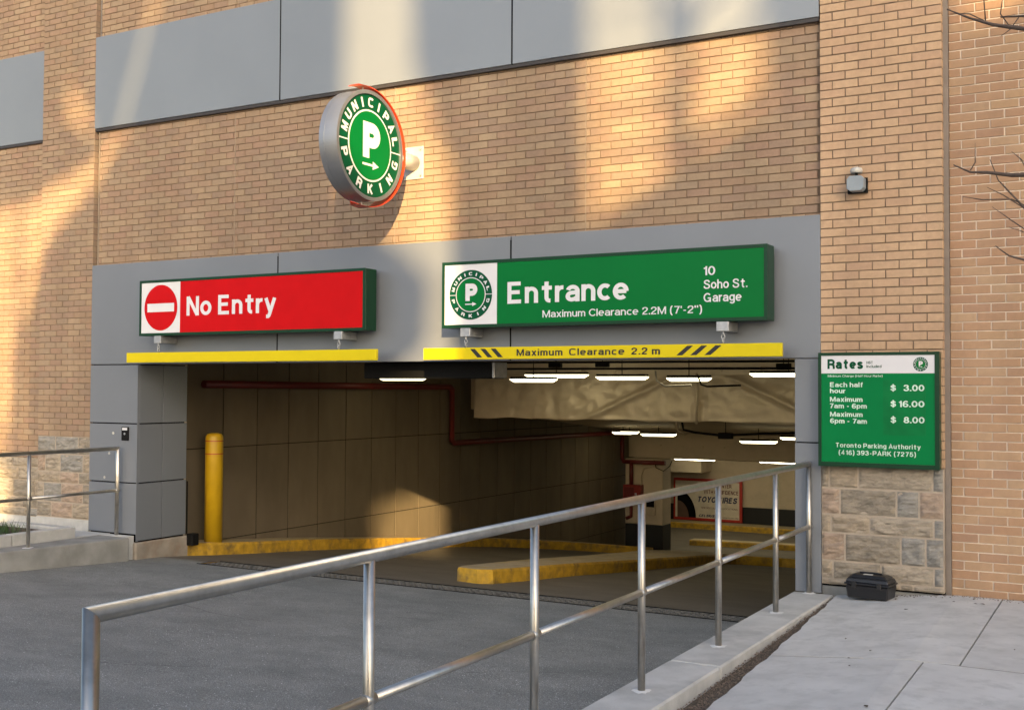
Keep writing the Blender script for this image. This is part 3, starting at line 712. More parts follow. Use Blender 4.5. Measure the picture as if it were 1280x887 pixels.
struct('dirt_bed', MB().add([(-2.562,-12.5,sw(-2.56,-12.5)-.035),(3.4,-12.5,sw(3.4,-12.5)-.035),(3.4,.3,sw(3.4,.3)-.035),(-1.5,.3,sw(-1.5,.3)-.035),(-2.562,.3,sw(-2.562,.3)-.035),(-1.5,-12.5,sw(-1.5,-12.5)-.035)],[(0,5,3,4),(5,1,2,3)]), m_dirt)
m_grav=mat('gravel',(.17,.13,.10),.95,var=.5,scale=40)
mb=MB()
def pebble(mb,x,y,z,r):
    q=[]
    for _ in range(6): q.append(random.uniform(.6,1.2))
    vs=[(x+r*q[0],y,z),(x-r*q[1],y,z),(x,y+r*q[2],z),(x,y-r*q[3],z),(x,y,z+r*.7*q[4]),(x,y,z-r*.5)]
    mb.add(vs,[(0,2,4),(2,1,4),(1,3,4),(3,0,4),(2,0,5),(1,2,5),(3,1,5),(0,3,5)])
for k in range(5200):
    y=-random.random()**.8*6.5-.02; 
    xe=-2.515-.05*y*-1*-1
    x=random.uniform(-2.555,-2.50-.052*y); pebble(mb,x,y,sw(x,y)-.030+random.uniform(0,.022),random.choice([.003,.004,.005,.007,.009]))
for k in range(260):
    x=random.uniform(-2.45,-.6); y=-abs(random.gauss(0,.05))-.01; pebble(mb,x,y,sw(x,y)+.002,random.uniform(.003,.009))
gv=link('gravel',mesh('gravel',mb.v,mb.f),m_grav,kind='stuff'); tag(gv,'brown gravel and grit along the curb and wall foot','gravel')
mb=MB()
for k in range(60):
    x=random.uniform(-2.3,.2); y=-random.uniform(.05,5.5); pebble(mb,x,y,sw(x,y)+.001,random.uniform(.003,.007))
lt=link('grit',mesh('grit',mb.v,mb.f),mat('pale_grit',(.6,.6,.58),.9),kind='stuff'); tag(lt,'pale specks of grit scattered on the sidewalk','grit')
mb=MB()
for k in range(26):
    x=random.uniform(-2.3,-.4); y=-random.uniform(.05,.35) if k%3 else -random.uniform(.3,4); a=random.uniform(0,6.28); l=random.uniform(.012,.03)
    z=sw(x,y)+.003; dx,dy=math.cos(a)*l,math.sin(a)*l
    mb.add([(x-dx,y-dy,z),(x-dy*.5,y+dx*.5,z+.006),(x+dx,y+dy,z+.002),(x+dy*.5,y-dx*.5,z+.004)],[(0,1,2),(0,2,3)])
lv=link('dead_leaves',mesh('dead_leaves',mb.v,mb.f),mat('dead_leaf',(.07,.05,.035),.9),kind='stuff'); tag(lv,'small dark dead leaves by the wall foot','leaves')

# ------------------------------------------------------------------ garage interior
WX=-12.0
gw=thing('garage_side_wall','','',(WX,0,0)); del gw['label']; del gw['category']; gw['kind']='structure'
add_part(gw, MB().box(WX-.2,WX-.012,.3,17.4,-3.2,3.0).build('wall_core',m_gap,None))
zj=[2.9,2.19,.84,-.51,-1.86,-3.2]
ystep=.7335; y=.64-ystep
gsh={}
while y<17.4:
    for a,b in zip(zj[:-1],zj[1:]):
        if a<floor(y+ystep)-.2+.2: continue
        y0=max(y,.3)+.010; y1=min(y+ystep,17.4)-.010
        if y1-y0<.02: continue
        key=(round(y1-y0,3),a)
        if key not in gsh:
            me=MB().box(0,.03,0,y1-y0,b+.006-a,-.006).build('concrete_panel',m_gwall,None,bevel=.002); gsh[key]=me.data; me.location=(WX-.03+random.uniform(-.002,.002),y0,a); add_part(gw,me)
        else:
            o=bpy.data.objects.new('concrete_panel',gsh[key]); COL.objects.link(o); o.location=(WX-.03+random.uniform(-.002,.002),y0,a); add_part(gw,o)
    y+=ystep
# back of the façade, right wall, far wall, ceilings
struct('garage_front_wall', MB().box(-12.0,-2.4,.31,.45,2.05,3.0).box(-12.2,-11.52,.31,.9,-.9,3.0), m_gpaint)
struct('garage_right_wall', MB().box(-2.66,-2.4,.42,24.3,-3.2,3.0), m_gpaint)
struct('garage_ceiling', MB().box(-12.2,-2.4,.46,9.0,2.42,2.6), m_gpaint)
mb=MB(); mb.add([(-12.2,9.1,1.30),(-2.4,9.1,1.30),(-2.4,17.0,.60),(-12.2,17.0,.60),(-12.2,9.1,2.6),(-2.4,9.1,2.6),(-2.4,17.0,2.6),(-12.2,17.0,2.6)],[(0,1,2,3),(4,5,6,7),(0,1,5,4),(2,3,7,6)])
struct('sloped_ceiling', mb, m_gpaint)
struct('lower_ceiling', MB().box(-16,-2.4,17.9,24.4,-.12,.1), m_gpaint)
bm_=MB().box(-12.2,-2.4,17.0,17.8,-.05,.62).build('ceiling_beam', m_gpaint, None, bevel=.01); tag(bm_,'beige ceiling beam crossing above the far column','beam')
mb=MB()
for x in (-11.1,-10.5,-9.95,-9.4,-8.8,-8.2,-7.6,-6.9): mb.add(*[ (lambda q:q)([(x+.03*math.cos(2*math.pi*j/10),16.99-(.02 if 1 else 0)*0,.27+.03*math.sin(2*math.pi*j/10)) for j in range(10)]+[(x,16.97,.27)]), [(j,(j+1)%10,10) for j in range(10)]])
bb=mb.build('anchor_bolts',m_gpaint,None); bb.parent=bm_; bb['kind']='stuff'
hb=MB().box(-13.2,-12.2,23.0,23.9,-.85,-.125).build('ceiling_haunch', m_gpaint, None); tag(hb,'beige concrete soffit box above the left half of the tyre banner','beam')
fw=MB().box(-16,-2.4,24.0,24.3,-1.93,.1).build('garage_far_wall',m_gpaint); fw['kind']='structure'
bk=MB().box(-16,-2.4,23.97,24.29,-2.6,-1.93).build('black_base',m_gblack,None); bk.parent=fw
struct('garage_far_left_wall', MB().box(-16,-15.7,17.4,24.0,-3,.1), m_gpaint)
struct('garage_end_wall', MB().box(-16,-12.2,17.4,17.6,-3,.1), m_gpaint)

def kerb(name,label,pts_out,pts_in,h=.17,cat='kerb'):
    """kerb with a yellow face along pts_out and worn top; both lists run the same way"""
    t=thing(name,label,cat,(pts_out[0][0],pts_out[0][1],floor(pts_out[0][1])))
    def dens(p):
        out=[]
        for (a,b) in zip(p[:-1],p[1:]):
            for k in range(6): out.append((a[0]+(b[0]-a[0])*k/6,a[1]+(b[1]-a[1])*k/6))
        return out+[p[-1]]
    po,pi=dens(pts_out),dens(pts_in); n=len(po); r=.03
    vs=[];fs=[]
    for (x,y),(xi,yi) in zip(po,pi):
        d=Vector((xi-x,yi-y)); d.normalize() 
        j=random.uniform(-.010,.010)
        vs+=[(x+j,y,floor(y)-.12),(x+j+d.x*.008,y+d.y*.008,floor(y)+h-r+random.uniform(-.006,.004)),(x+d.x*r,y+d.y*r,floor(y)+h)]
    for k in range(n-1):
        for i in range(2): fs.append((3*k+i,3*(k+1)+i,3*(k+1)+i+1,3*k+i+1))
    # second side
    m0=len(vs)
    for (x,y),(xi,yi) in zip(po,pi):
        d=Vector((x-xi,y-yi)); d.normalize()
        vs+=[(xi,yi,floor(yi)-.12),(xi+d.x*.008,yi+d.y*.008,floor(yi)+h-r),(xi+d.x*r,yi+d.y*r,floor(yi)+h)]
    for k in range(n-1):
        for i in range(2): fs.append((m0+3*k+i,m0+3*(k+1)+i,m0+3*(k+1)+i+1,m0+3*k+i+1))
    fs.append((0,1,2,m0+2,m0+1,m0)); k=3*(n-1); fs.append((k,k+1,k+2,m0+k+2,m0+k+1,m0+k))
    add_part(t, MB().add(vs,fs).build('painted_face',m_ykerb,None))
    vs=[];fs=[]
    for (x,y),(xi,yi) in zip(po,pi):
        d=Vector((xi-x,yi-y)); d.normalize()
        vs+=[(x+d.x*r,y+d.y*r,floor(y)+h),(xi-d.x*r,yi-d.y*r,floor(yi)+h)]
    for k in range(n-1): fs.append((2*k,2*k+2,2*k+3,2*k+1))
    add_part(t, MB().add(vs,fs).build('top',m_ykerbtop,None))
    return t
kerb('yellow_kerb','long yellow painted kerb along the garage side wall, bollard on it',
     [(-11.465,.885),(-11.40,1.4),(-11.42,2.3),(-11.53,3.6),(-11.62,4.9),(-11.66,6.6),(-11.66,8.5),(-11.5,10.0),(-11.1,11.2),(-10.5,12.1),(-9.75,12.8)],
     [(-12.0,.885),(-12.0,1.4),(-12.0,2.3),(-12.0,3.6),(-12.0,4.9),(-12.0,6.6),(-12.0,8.5),(-12.0,10.0),(-12.0,12.0),(-12.0,14.0),(-10.9,16.0)],.17)
kerb('yellow_kerb','yellow painted island kerb dividing the two lanes, rounded nose at the drain',
     [(-7.02,1.16),(-6.90,1.30),(-6.88,2.0),(-6.88,5.7),(-7.0,7.8),(-7.25,10.2),(-7.2,11.3),(-6.5,12.0),(-4,12.4),(-2.7,12.5)],
     [(-7.36,1.22),(-7.46,1.45),(-7.54,2.3),(-7.80,5.7),(-8.1,7.8),(-8.6,10.2),(-8.8,12.2),(-7.4,13.4),(-4,13.6),(-2.7,13.7)],.17)
kerb('yellow_kerb','yellow painted kerb below the tyre banner on the far wall',[(-15.6,23.2),(-11,23.2),(-7,23.2),(-2.7,23.2)],[(-15.6,23.95),(-11,23.95),(-7,23.95),(-2.7,23.95)],.17)
kerb('yellow_kerb','yellow painted kerb in the lower lane behind the beige column',[(-11.3,19.6),(-10,19.8),(-7,20.2),(-2.7,20.7)],[(-11.3,20.0),(-10,20.2),(-7,20.6),(-2.7,21.1)],.15)

# column by the banner
cl=thing('concrete_column','beige painted column with black base at the end of the side wall','column',(-11.3,17.0,-2.5))
add_part(cl, MB().box(-11.83,-10.81,16.4,16.95,-1.70,-.05).build('shaft',m_gpaint,None,bevel=.01))
add_part(cl, MB().box(-11.83,-10.81,16.395,16.955,-2.55,-1.705).build('black_base',m_gblack,None,bevel=.01))
fc=thing('fire_cabinet','small red fire hose cabinet on the beige column','cabinet',(-11.6,16.3,-.9))
add_part(fc, MB().box(-11.80,-11.32,16.18,16.39,-1.12,-.70).build('body',mat('cabinet_red',(.22,.02,.015),.4),None,bevel=.01))
add_part(fc, MB().box(-11.76,-11.50,16.172,16.179,-1.08,-.76).build('door',m_fire,None))
add_part(fc, MB().box(-11.47,-11.42,16.165,16.179,-.96,-.90).build('handle',m_galv,None))
pb=thing('pull_box','grey electrical box on the beige column','box',(-11.1,16.3,-1.1))
add_part(pb, MB().box(-11.25,-10.98,16.33,16.389,-1.45,-.98).build('body',m_gpaint,None,bevel=.006))
add_part(pb, MB().box(-11.22,-11.01,16.322,16.329,-1.25,-1.02).build('window',m_gap,None))
cd=MB().tube([(-11.36,16.33,-1.9),(-11.36,16.33,-.45),(-11.30,16.33,-.30),(-11.0,16.33,-.20),(-10.9,16.33,-.08)],.018,8).build('conduit',m_gpaint,None,smooth=True); tag(cd,'thin beige conduit running up the column','conduit')
cd=MB().tube([(-11.0,16.32,-.07),(-10.95,16.3,-.25),(-10.75,16.3,-.33),(-10.6,16.35,-.2),(-10.6,16.5,-.07)],.012,8).build('cable',m_dkmetal,None,smooth=True); tag(cd,'black cable looping under the beam at the column','cable')

# banner
bn=thing('tyre_banner','tyre shop banner with red frame on the far garage wall','banner',(-12.2,23.9,-1.75))
bx0,bx1,bz0,bz1=-13.37,-11.19,-2.41,-1.10
add_part(bn, MB().box(bx0-.06,bx1,23.85,23.93,bz0,bz1).build('frame',mat('banner_red',(.42,.03,.02),.5),None))
add_part(bn, MB().box(bx0,bx1-.08,23.845,23.849,bz0+.08,bz1-.08).build('face',mat('banner_cream',(.62,.55,.44),.6),None))
mb=MB(); n=20; cx,cz,rr=-13.30,-2.33,.80
pts=[(cx,cz)]+[(cx+.62*math.cos(R(90*j/n)),cz+.86*math.sin(R(90*j/n))) for j in range(n+1)]
mb.add([(p[0],23.842,p[1]) for p in pts],[tuple(range(len(pts)))[::-1]]); add_part(bn, mb.build('tyre_picture',m_gap,None))
mb=MB(); pts=[(cx,cz)]+[(cx+.38*math.cos(R(90*j/n)),cz+.52*math.sin(R(90*j/n))) for j in range(n+1)]
mb.add([(p[0],23.840,p[1]) for p in pts],[tuple(range(len(pts)))[::-1]]); add_part(bn, mb.build('wheel_picture',mat('wheel_brown',(.12,.07,.05),.5),None))
m_navy=mat('navy_lettering',(.012,.015,.07),.5); m_redl=mat('maroon_lettering',(.12,.02,.02),.5)
def bline(m,*a):
    mb=MB(); text_into(mb,*a); add_part(bn, mb.build('lettering',m,None))
bline(m_navy,'TOYO TIRES',-12.60,-1.83,1.27,.18,23.840,.06,.25)
bline(m_redl,'TAKE ON WINTER',-12.50,-1.36,.98,.12,23.840,.03); bline(m_redl,'WITH CONFIDENCE',-12.42,-1.56,1.12,.12,23.840,.03)
bline(m_redl,'TIREDISCOUNTER LOCATIONS',-12.52,-2.03,1.2,.055,23.840,.0); bline(m_redl,'TORONTO ONTARIO',-11.85,-2.30,.55,.04,23.840,.0)
bline(m_navy,'CELSIUS',-12.58,-2.29,.52,.08,23.840,.06,.25)

# wrapped duct
def crumple(x,z,sd=0):
    p=Vector((x*1.1+sd,z*1.6,sd)); a=noise.ridged_multi_fractal(p,0.9,2.1,4,.9,2.0)
    b=noise.noise(Vector((x*3.3,z*4.2,sd+5)))*.5+noise.noise(Vector((x*8,z*7,sd+9)))*.22
    c=noise.ridged_multi_fractal(Vector((x*3.5+sd+20,z*3.0,sd)),0.9,2.1,3,.9,2.0)
    return (a-1.2)*.016+(c-1.2)*.014+b*.045
dt=thing('wrapped_duct','large ceiling duct wrapped in crinkled beige foil','duct',(-8,8.9,1.5))
def duct_face(x0,x1,z0,z1,y,nm,nx=220,nz=26,depth=.5):
    vs=[];fs=[]
    for j in range(nz+1):
        for i in range(nx+1):
            x=x0+(x1-x0)*i/nx; z=z0+(z1-z0)*j/nz
            e=min(1,min(j,nz-j)/3+.2)
            yy=y-crumple(x,z,3)*e+ .05*math.exp(-((x+7.05)/.05)**2)*(1) - .04*math.exp(-((x+6.9)/.06)**2)
            # big folds sweeping up to the strap
            yy-=.06*math.exp(-((abs(x+6.95)-.45-(z1-z)*2.2)/.13)**2)*e
            yy+= .07*((z-z0)/(z1-z0))**3
            vs.append((x,yy,z-(0.012*math.sin(x*3.1)+.008*math.sin(x*7.7) if j==0 else 0)))
    for j in range(nz):
        for i in range(nx): fs.append((j*(nx+1)+i,j*(nx+1)+i+1,(j+1)*(nx+1)+i+1,(j+1)*(nx+1)+i))
    n=len(vs)
    for i in range(nx+1): vs.append((vs[i][0],y+depth,z0+.02))
    for i in range(nx): fs.append((i,n+i,n+i+1,i+1))
    n=len(vs)
    for j in range(nz+1): vs.append((x0-.01,y+depth,vs[j*(nx+1)][2]))
    for j in range(nz): fs.append((j*(nx+1),(j+1)*(nx+1),n+j+1,n+j))
    me=mesh(nm,vs,fs,True); return me
o=link('foil_wrap',duct_face(-11.6,-2.7,1.15,1.97,8.55,'foil_wrap'),m_foil); add_part(dt,o)
add_part(dt, MB().box(-11.55,-2.7,8.72,9.15,1.17,2.35).build('duct_body',m_foil,None))
add_part(dt, MB().tube([(-6.97,8.42,2.0),(-6.96,8.40,1.6),(-6.98,8.42,1.12)],.025,8).build('strap',m_foil,None,smooth=True))
mb=MB(); 
for x in (-9.3,-8.6,-7.2,-6.6,-5.9): mb.tube([(x,8.60,2.08),(x,8.54,2.08)],.045,10)
add_part(dt, mb.build('pin_washers',m_foil,None)).__setitem__('kind','stuff')

# fluorescent lights
def light(loc, rz=0, L=1.22, label='', group='fluorescent lamps under the garage ceiling'):
    t=thing('fluorescent_light',label,'light fixture',loc,group,rz)
    MB().box(-L/2,L/2,-.075,.075,.03,.075).build('housing',m_dkmetal,t,bevel=.01)
    mb=MB(); n=10; vs=[];fs=[]
    for x in (-L/2,-L/2+.05,L/2-.05,L/2):
        k=.45 if abs(x)>L/2-.02 else 1
        for j in range(n+1):
            a=math.pi+math.pi*j/n; vs.append((x,.08*math.cos(a),.032+.055*k*math.sin(a)))
    for i in range(3):
        for j in range(n): fs.append((i*(n+1)+j,(i+1)*(n+1)+j,(i+1)*(n+1)+j+1,i*(n+1)+j+1))
    fs.append(tuple(range(n+1))); fs.append(tuple(3*(n+1)+j for j in range(n+1)))
    mb.add(vs,fs).build('diffuser',m_lampmat if loc[2]>0 else m_lampfar,t)
    MB().tube([(0,0,.07),(0,0,.42 if loc[2]>.3 else .1)],.008,6).build('hanger',m_dkmetal,t)
    return t
LL=[((-9.44,7.0,1.855),0,.86,'lamp left and lowest of the overlapping pair above the duct'),((-9.12,7.25,1.935),0,1.18,'lamp right of the overlapping pair above the duct'),
    ((-7.76,7.0,1.895),0,.9,'lamp above the duct between the overlapping pair and the pale bent pipe'),((-6.58,7.0,1.875),0,.72,'lamp above the duct with a pale bent pipe under it'),
    ((-4.95,7.0,1.945),0,1.2,'lamp above the duct cut off by the right grey column'),((-10.95,5.2,1.87),0,.9,'lone lamp partly hidden by the black shutter box'),
    ((-8.15,4.0,2.175),0,.9,'high lamp behind the left half of the yellow clearance bar'),((-6.42,4.0,2.17),0,.8,'high lamp behind the middle of the yellow clearance bar'),((-5.3,4.0,2.175),0,.7,'high lamp behind the right end of the yellow clearance bar'),
    ((-10.75,14.2,.69),R(15),.42,'small far lamp just under the duct, second from left'),((-11.1,14.6,.66),R(15),.5,'farthest left lamp under the duct by the side wall'),((-9.95,14,.66),R(12),.8,'far lamp below the duct left of the black cables'),
    ((-7.6,14,.56),R(14),.8,'far lamp below the duct next to the black cables'),((-6.65,14,.66),R(14),.9,'far lamp below the duct cut off by the right grey column'),
    ((-11.0,19.2,-.20),0,1.2,'added lamp hidden behind the beam, by the beige column'),((-9.2,21.6,-.30),R(10),1.2,'farthest lamp behind the beam, glowing above the banner'),((-12.0,21.8,-.23),0,1.2,'lamp hidden behind the beam, added to light the left part of the banner'),((-8.6,19.2,-.20),0,1.2,'added lamp hidden behind the beam, third from the column'),((-6.5,20.5,-.3),0,1.2,'farthest lamp behind the beam, right end')]  # hidden ones behind the beam are added to brighten banner and far wall
for loc,rz,L_,lb in LL: light(loc,rz,L_,lb)
# pipes and conduits
def pipe(label,pts,r,m,cat='pipe',name='pipe',n=10):
    o=MB().tube(pts,r,n).build(name,m,None,smooth=True); tag(o,label,cat); return o
pipe('dark red sprinkler pipe along the side wall, dropping beside the duct',[(-11.9,1.6,1.765),(-11.9,8.15,1.745),(-11.9,8.24,1.70),(-11.9,8.24,.72),(-11.9,8.33,.66),(-11.9,15.8,.61),(-11.9,16.30,.57),(-11.9,16.36,.5),(-11.9,16.36,-.06),(-11.82,16.3,-.13),(-10.7,16.3,-.13)],.055,m_fire,name='sprinkler_pipe')
pipe('red standpipe running down the beige column',[(-11.62,16.29,-.13),(-11.62,16.29,-.70)],.05,m_fire,name='standpipe')
pipe('red standpipe elbow below the fire cabinet',[(-11.62,16.28,-1.12),(-11.62,16.28,-1.50),(-11.75,16.28,-1.56)],.045,m_fire,name='standpipe')
pipe('thin dark conduit crossing under the ceiling, lower one',[(-11.9,6.4,2.06),(-2.7,6.4,2.04)],.018,m_dkmetal,'conduit','conduit',8)
pipe('thin dark conduit crossing under the ceiling, upper one',[(-11.9,6.1,2.16),(-2.7,6.1,2.14)],.018,m_dkmetal,'conduit','conduit',8)
pipe('third thin conduit close to the ceiling',[(-11.9,7.6,2.28),(-2.7,7.6,2.26)],.014,m_dkmetal,'conduit','conduit',8)
pipe('pale bent pipe under the lamp in front of the duct',[(-7.12,6.9,2.02),(-7.10,6.9,1.86),(-6.95,6.9,1.77),(-6.5,6.9,1.79)],.016,m_cap,'pipe','bent_pipe',8)
pipe('black bent conduit in front of the duct strap',[(-6.36,6.8,1.95),(-6.3,6.8,1.80),(-6.2,6.8,1.77),(-5.65,6.8,1.79)],.016,m_dkmetal,'conduit','bent_conduit',8)
pipe('black cables hanging below the duct',[(-7.55,9.2,1.17),(-7.55,9.3,.98),(-7.35,9.4,.93),(-6.9,9.6,.88),(-6.2,9.6,.93),(-5.3,9.6,.97)],.022,m_dkmetal,'cable','cable',8)
pipe('pair of short beige pipes dropping from the duct',[(-7.62,9.05,1.2),(-7.62,9.2,.97),(-7.5,9.3,.90)],.02,m_foil,'pipe','drop_pipe',8)
jb=thing('junction_box','black junction box between the hanging cables','box',(-6.85,9.6,.87))
MB().box(-.13,.13,-.06,.06,-.05,.06).build('body',m_dkmetal,jb,bevel=.01); MB().tube([(0,0,.05),(0,0,.5)],.008,6).build('hanger',m_dkmetal,jb)
for i,(x,y,z,lb) in enumerate([(-7.75,6.2,2.12,'black junction box above the middle lamp'),(-5.0,6.9,2.08,'black junction box on the right-hand lamp'),(-8.6,6.2,2.12,'black junction box above the overlapping lamps')]):
    jb=thing('junction_box',lb,'box',(x,y,z)); MB().box(-.11,.11,-.05,.05,-.05,.05).build('body',m_dkmetal,jb,bevel=.008); MB().tube([(0,0,.05),(0,0,.3)],.007,6).build('hanger',m_dkmetal,jb)
mb=MB()
# roller shutter box
rs=thing('shutter_box','long black roller shutter box under the lintel','shutter',(-7.2,.4,1.92))
add_part(rs, MB().box(-8.10,-6.36,.315,.62,1.835,2.02).build('housing',m_dkmetal,None,bevel=.012))
add_part(rs, MB().box(-6.359,-6.325,.32,.61,1.84,2.015).build('end_cap',m_galv,None,bevel=.008))
# bollard
bo=thing('bollard','yellow bollard with two thin red bands standing on the kerb','bollard',(-11.56,1.47,-.44))
mb=MB(); z0=floor(1.47)+.17-.02; lathe(mb,[(.124,z0),(.124,1.005),(.119,1.04),(.10,1.065),(.05,1.08)],-11.56,1.47,28); add_part(bo,mb.build('post',m_boll,None,smooth=True))
for z in (.97,.79): mb=MB(); lathe(mb,[(.1255,z-.007),(.1255,z+.007)],-11.56,1.47,28); add_part(bo,mb.build('red_band',m_redband,None))
dk=thing('door_track_foot','small black roller guide foot at the column base','bracket',(-11.4,.95,-.4))
add_part(dk, MB().box(-11.475,-11.36,.87,1.0,-.42,-.26).build('foot',m_dkmetal,None,bevel=.01)); add_part(dk, MB().box(-11.476,-11.466,.866,.885,-.26,.45).build('guide',m_dkmetal,None))

# ------------------------------------------------------------------ box signs over the lanes
def box_sign(name,label,x0,x1,z0,z1,yf,yb,mface):
    t=thing(name,label,'sign',((x0+x1)/2,yf,z0))
    fr=.032
    add_part(t, MB().box(x0,x1,yf+.012,yb,z0,z1).build('box',m_dkgreen,None,bevel=.006))
    mb=MB(); mb.box(x0,x1,yf,yf+.0115,z0,z0+fr).box(x0,x1,yf,yf+.0115,z1-fr,z1).box(x0,x0+fr,yf,yf+.0115,z0+fr,z1-fr).box(x1-fr,x1,yf,yf+.0115,z0+fr,z1-fr)
    add_part(t, mb.build('frame',m_dkgreen,None)); return t
yf=-.28
ne=box_sign('no_entry_sign','red NO ENTRY box sign above the left lane',-11.17,-7.645,2.365,3.06,yf,-.06,m_red)
add_part(ne, MB().box(-11.138,-10.471,yf+.006,yf+.011,2.397,3.028).build('white_field',m_white,None))
add_part(ne, MB().box(-10.470,-7.677,yf+.006,yf+.011,2.397,3.028).build('red_field',m_red,None))
mb=MB(); n=48; mb.add([(-10.80+.285*math.cos(2*math.pi*j/n),yf+.004,2.712+.285*math.sin(2*math.pi*j/n)) for j in range(n)],[tuple(range(n))]); add_part(ne, mb.build('no_entry_disc',m_red,None))
add_part(ne, MB().box(-11.03,-10.57,yf+.001,yf+.0035,2.66,2.765).build('white_bar',m_white,None))
mb=MB(); text_into(mb,'No Entry',-10.36,2.60,1.43,.235,yf+.005,.028); add_part(ne, mb.build('lettering',m_white,None))
en=box_sign('entrance_sign','green ENTRANCE box sign above the right lane',-6.626,-3.085,2.365,3.065,yf,-.06,m_green)
add_part(en, MB().box(-6.594,-5.951,yf+.006,yf+.011,2.397,3.033).build('white_field',m_white,None))
add_part(en, MB().box(-5.950,-3.117,yf+.006,yf+.011,2.397,3.033).build('green_field',m_green,None))
emblem(en,lambda a,b,d:(-6.27+a-en.location.x,yf+.005-d-en.location.y,2.71+b-en.location.z),.262,proud=.0008,letter_h=.13)
def line(t,m,*a,**k):
    mb=MB(); text_into(mb,*a,**k); return add_part(t, mb.build('lettering',m,None))
line(en,m_white,'Entrance',-5.825,2.60,1.36,.225,yf+.005,.03); line(en,m_white,'Maximum Clearance 2.2M (7\'-2")',-5.415,2.448,1.70,.072,yf+.005,.0)
line(en,m_white,'10',-3.70,2.80,.115,.085,yf+.005,.012); line(en,m_white,'Soho St.',-3.70,2.672,.425,.085,yf+.005,.012); line(en,m_white,'Garage',-3.70,2.548,.37,.085,yf+.005,.012)
def bar(name,label,x0,x1,hazard=False):
    t=thing(name,label,'clearance bar',((x0+x1)/2,-.28,2.03))
    add_part(t, MB().box(x0,x1,-.28,-.235,2.03,2.155).build('bar',m_yellow,None,bevel=.004))
    if hazard:
        mb=MB()
        for x in (-6.27,-6.145,-6.02): mb.add([(x,-.2825,2.14),(x+.06,-.2825,2.14),(x+.15,-.2825,2.05),(x+.09,-.2825,2.05)],[(0,1,2,3)])
        for x in (-3.97,-3.83,-3.69): mb.add([(x,-.2825,2.05),(x+.06,-.2825,2.05),(x+.17,-.2825,2.14),(x+.11,-.2825,2.14)],[(0,1,2,3)])
        add_part(t, mb.build('hazard_stripe',m_black,None))
        mb=MB(); text_into(mb,'Maximum  Clearance  2.2 m',-5.71,2.062,1.575,.068,-.2825,.03,sq=.6); add_part(t, mb.build('lettering',m_black,None))
    return t
bar('clearance_bar','plain yellow bar hanging under the red sign',-11.39,-7.487)
bar('clearance_bar','yellow clearance bar with black stripes and lettering under the green sign',-6.861,-2.954,True)
for x,lb in ((-10.85,'left bracket under the red sign'),(-8.02,'right bracket under the red sign'),(-6.335,'left bracket under the green sign'),(-3.515,'right bracket under the green sign')):
    t=thing('bracket_arm','grey square '+lb+', with shackle',  'bracket',(x,-.28,2.27))
    MB().box(-.06,.06,0,.275,-.0,.092).build('arm',m_galv,t,bevel=.004)
    mb=MB(); mb.tube([(0,.022,0),(0,.022,-.035)],.012,8)
    for zc,ax in ((-.05,0),(-.085,1)):
        pts=[((.016*math.cos(a) if ax==0 else 0),(.022+(.016*math.cos(a) if ax else 0)),zc+.024*math.sin(a)) for a in [2*math.pi*k/12 for k in range(13)]]
        mb.tube(pts,.006,6,False)
    mb.build('chain',m_galv,t,smooth=True)

# ------------------------------------------------------------------ rates board
rb=thing('rates_board','green parking rates board with white header on the right pilaster','sign',(-2.15,-.1,1.04))
x0,x1,z0,z1=-2.672,-1.628,1.042,2.066; fr=.028
add_part(rb, MB().box(x0,x1,-.088,-.003,z0,z1).build('box',m_dkgreen,None,bevel=.006))
add_part(rb, MB().box(x0,x1,-.1,-.0885,z0,z0+.04).box(x0,x1,-.1,-.0885,z1-fr,z1).box(x0,x0+fr,-.1,-.0885,z0+.04,z1-fr).box(x1-fr-.01,x1,-.1,-.0885,z0+.04,z1-fr).build('frame',m_dkgreen,None))
add_part(rb, MB().box(x0+fr,x1-fr-.01,-.0945,-.089,1.878,z1-fr).build('white_header',m_white,None))
add_part(rb, MB().box(x0+fr,x1-fr-.01,-.0945,-.089,z0+.04,1.8775).build('green_field',m_rgreen,None))
add_part(rb, MB().box(-2.10,-1.742,-.0955,-.0946,1.333,1.818).build('price_insert',mat('insert_green',(.0,.155,.04),.4,spec=.15),None))
line(rb,m_dkgreen2,'Rates',-2.588,1.918,.315,.088,-.096,.06)
line(rb,m_dkgreen2,'HST',-2.243,1.962,.055,.024,-.096,.02); line(rb,m_dkgreen2,'Included',-2.243,1.928,.13,.024,-.096,.02)
m_pale=mat('pale_green_lettering',(.55,.72,.60),.5)
Y=-.0965
line(rb,m_pale,'Minimum Charge (Half Hour Rate)',-2.585,1.845,.48,.019,Y,.005)
for s_,x,z,wd in (('Each half',-2.566,1.755,.29),('hour',-2.566,1.70,.137),('Maximum',-2.566,1.624,.288),('7am - 6pm',-2.566,1.565,.325),('Maximum',-2.566,1.49,.288),('6pm - 7am',-2.566,1.43,.325)): line(rb,m_pale,s_,x,z,wd,.043,Y,.03)
for s_,z in (('3.00',1.722),('16.00',1.582),('8.00',1.442)):
    wd=.175 if len(s_)==4 else .215
    line(rb,m_pale,s_,-1.752-wd,z,wd,.055,Y,.03); line(rb,m_pale,'$',-2.038,z,.048,.055,Y,.02)
line(rb,m_pale,'Toronto Parking Authority',-2.515,1.215,.73,.04,Y,.025,sq=.6); line(rb,m_pale,'(416) 393-PARK (7275)',-2.49,1.15,.665,.04,Y,.025,sq=.6)
emblem(rb,lambda a,b,d:(-1.783+a-rb.location.x,-.095-d-rb.location.y,1.956+b-rb.location.z),.062,proud=.0005,letter_h=.15,n=40)

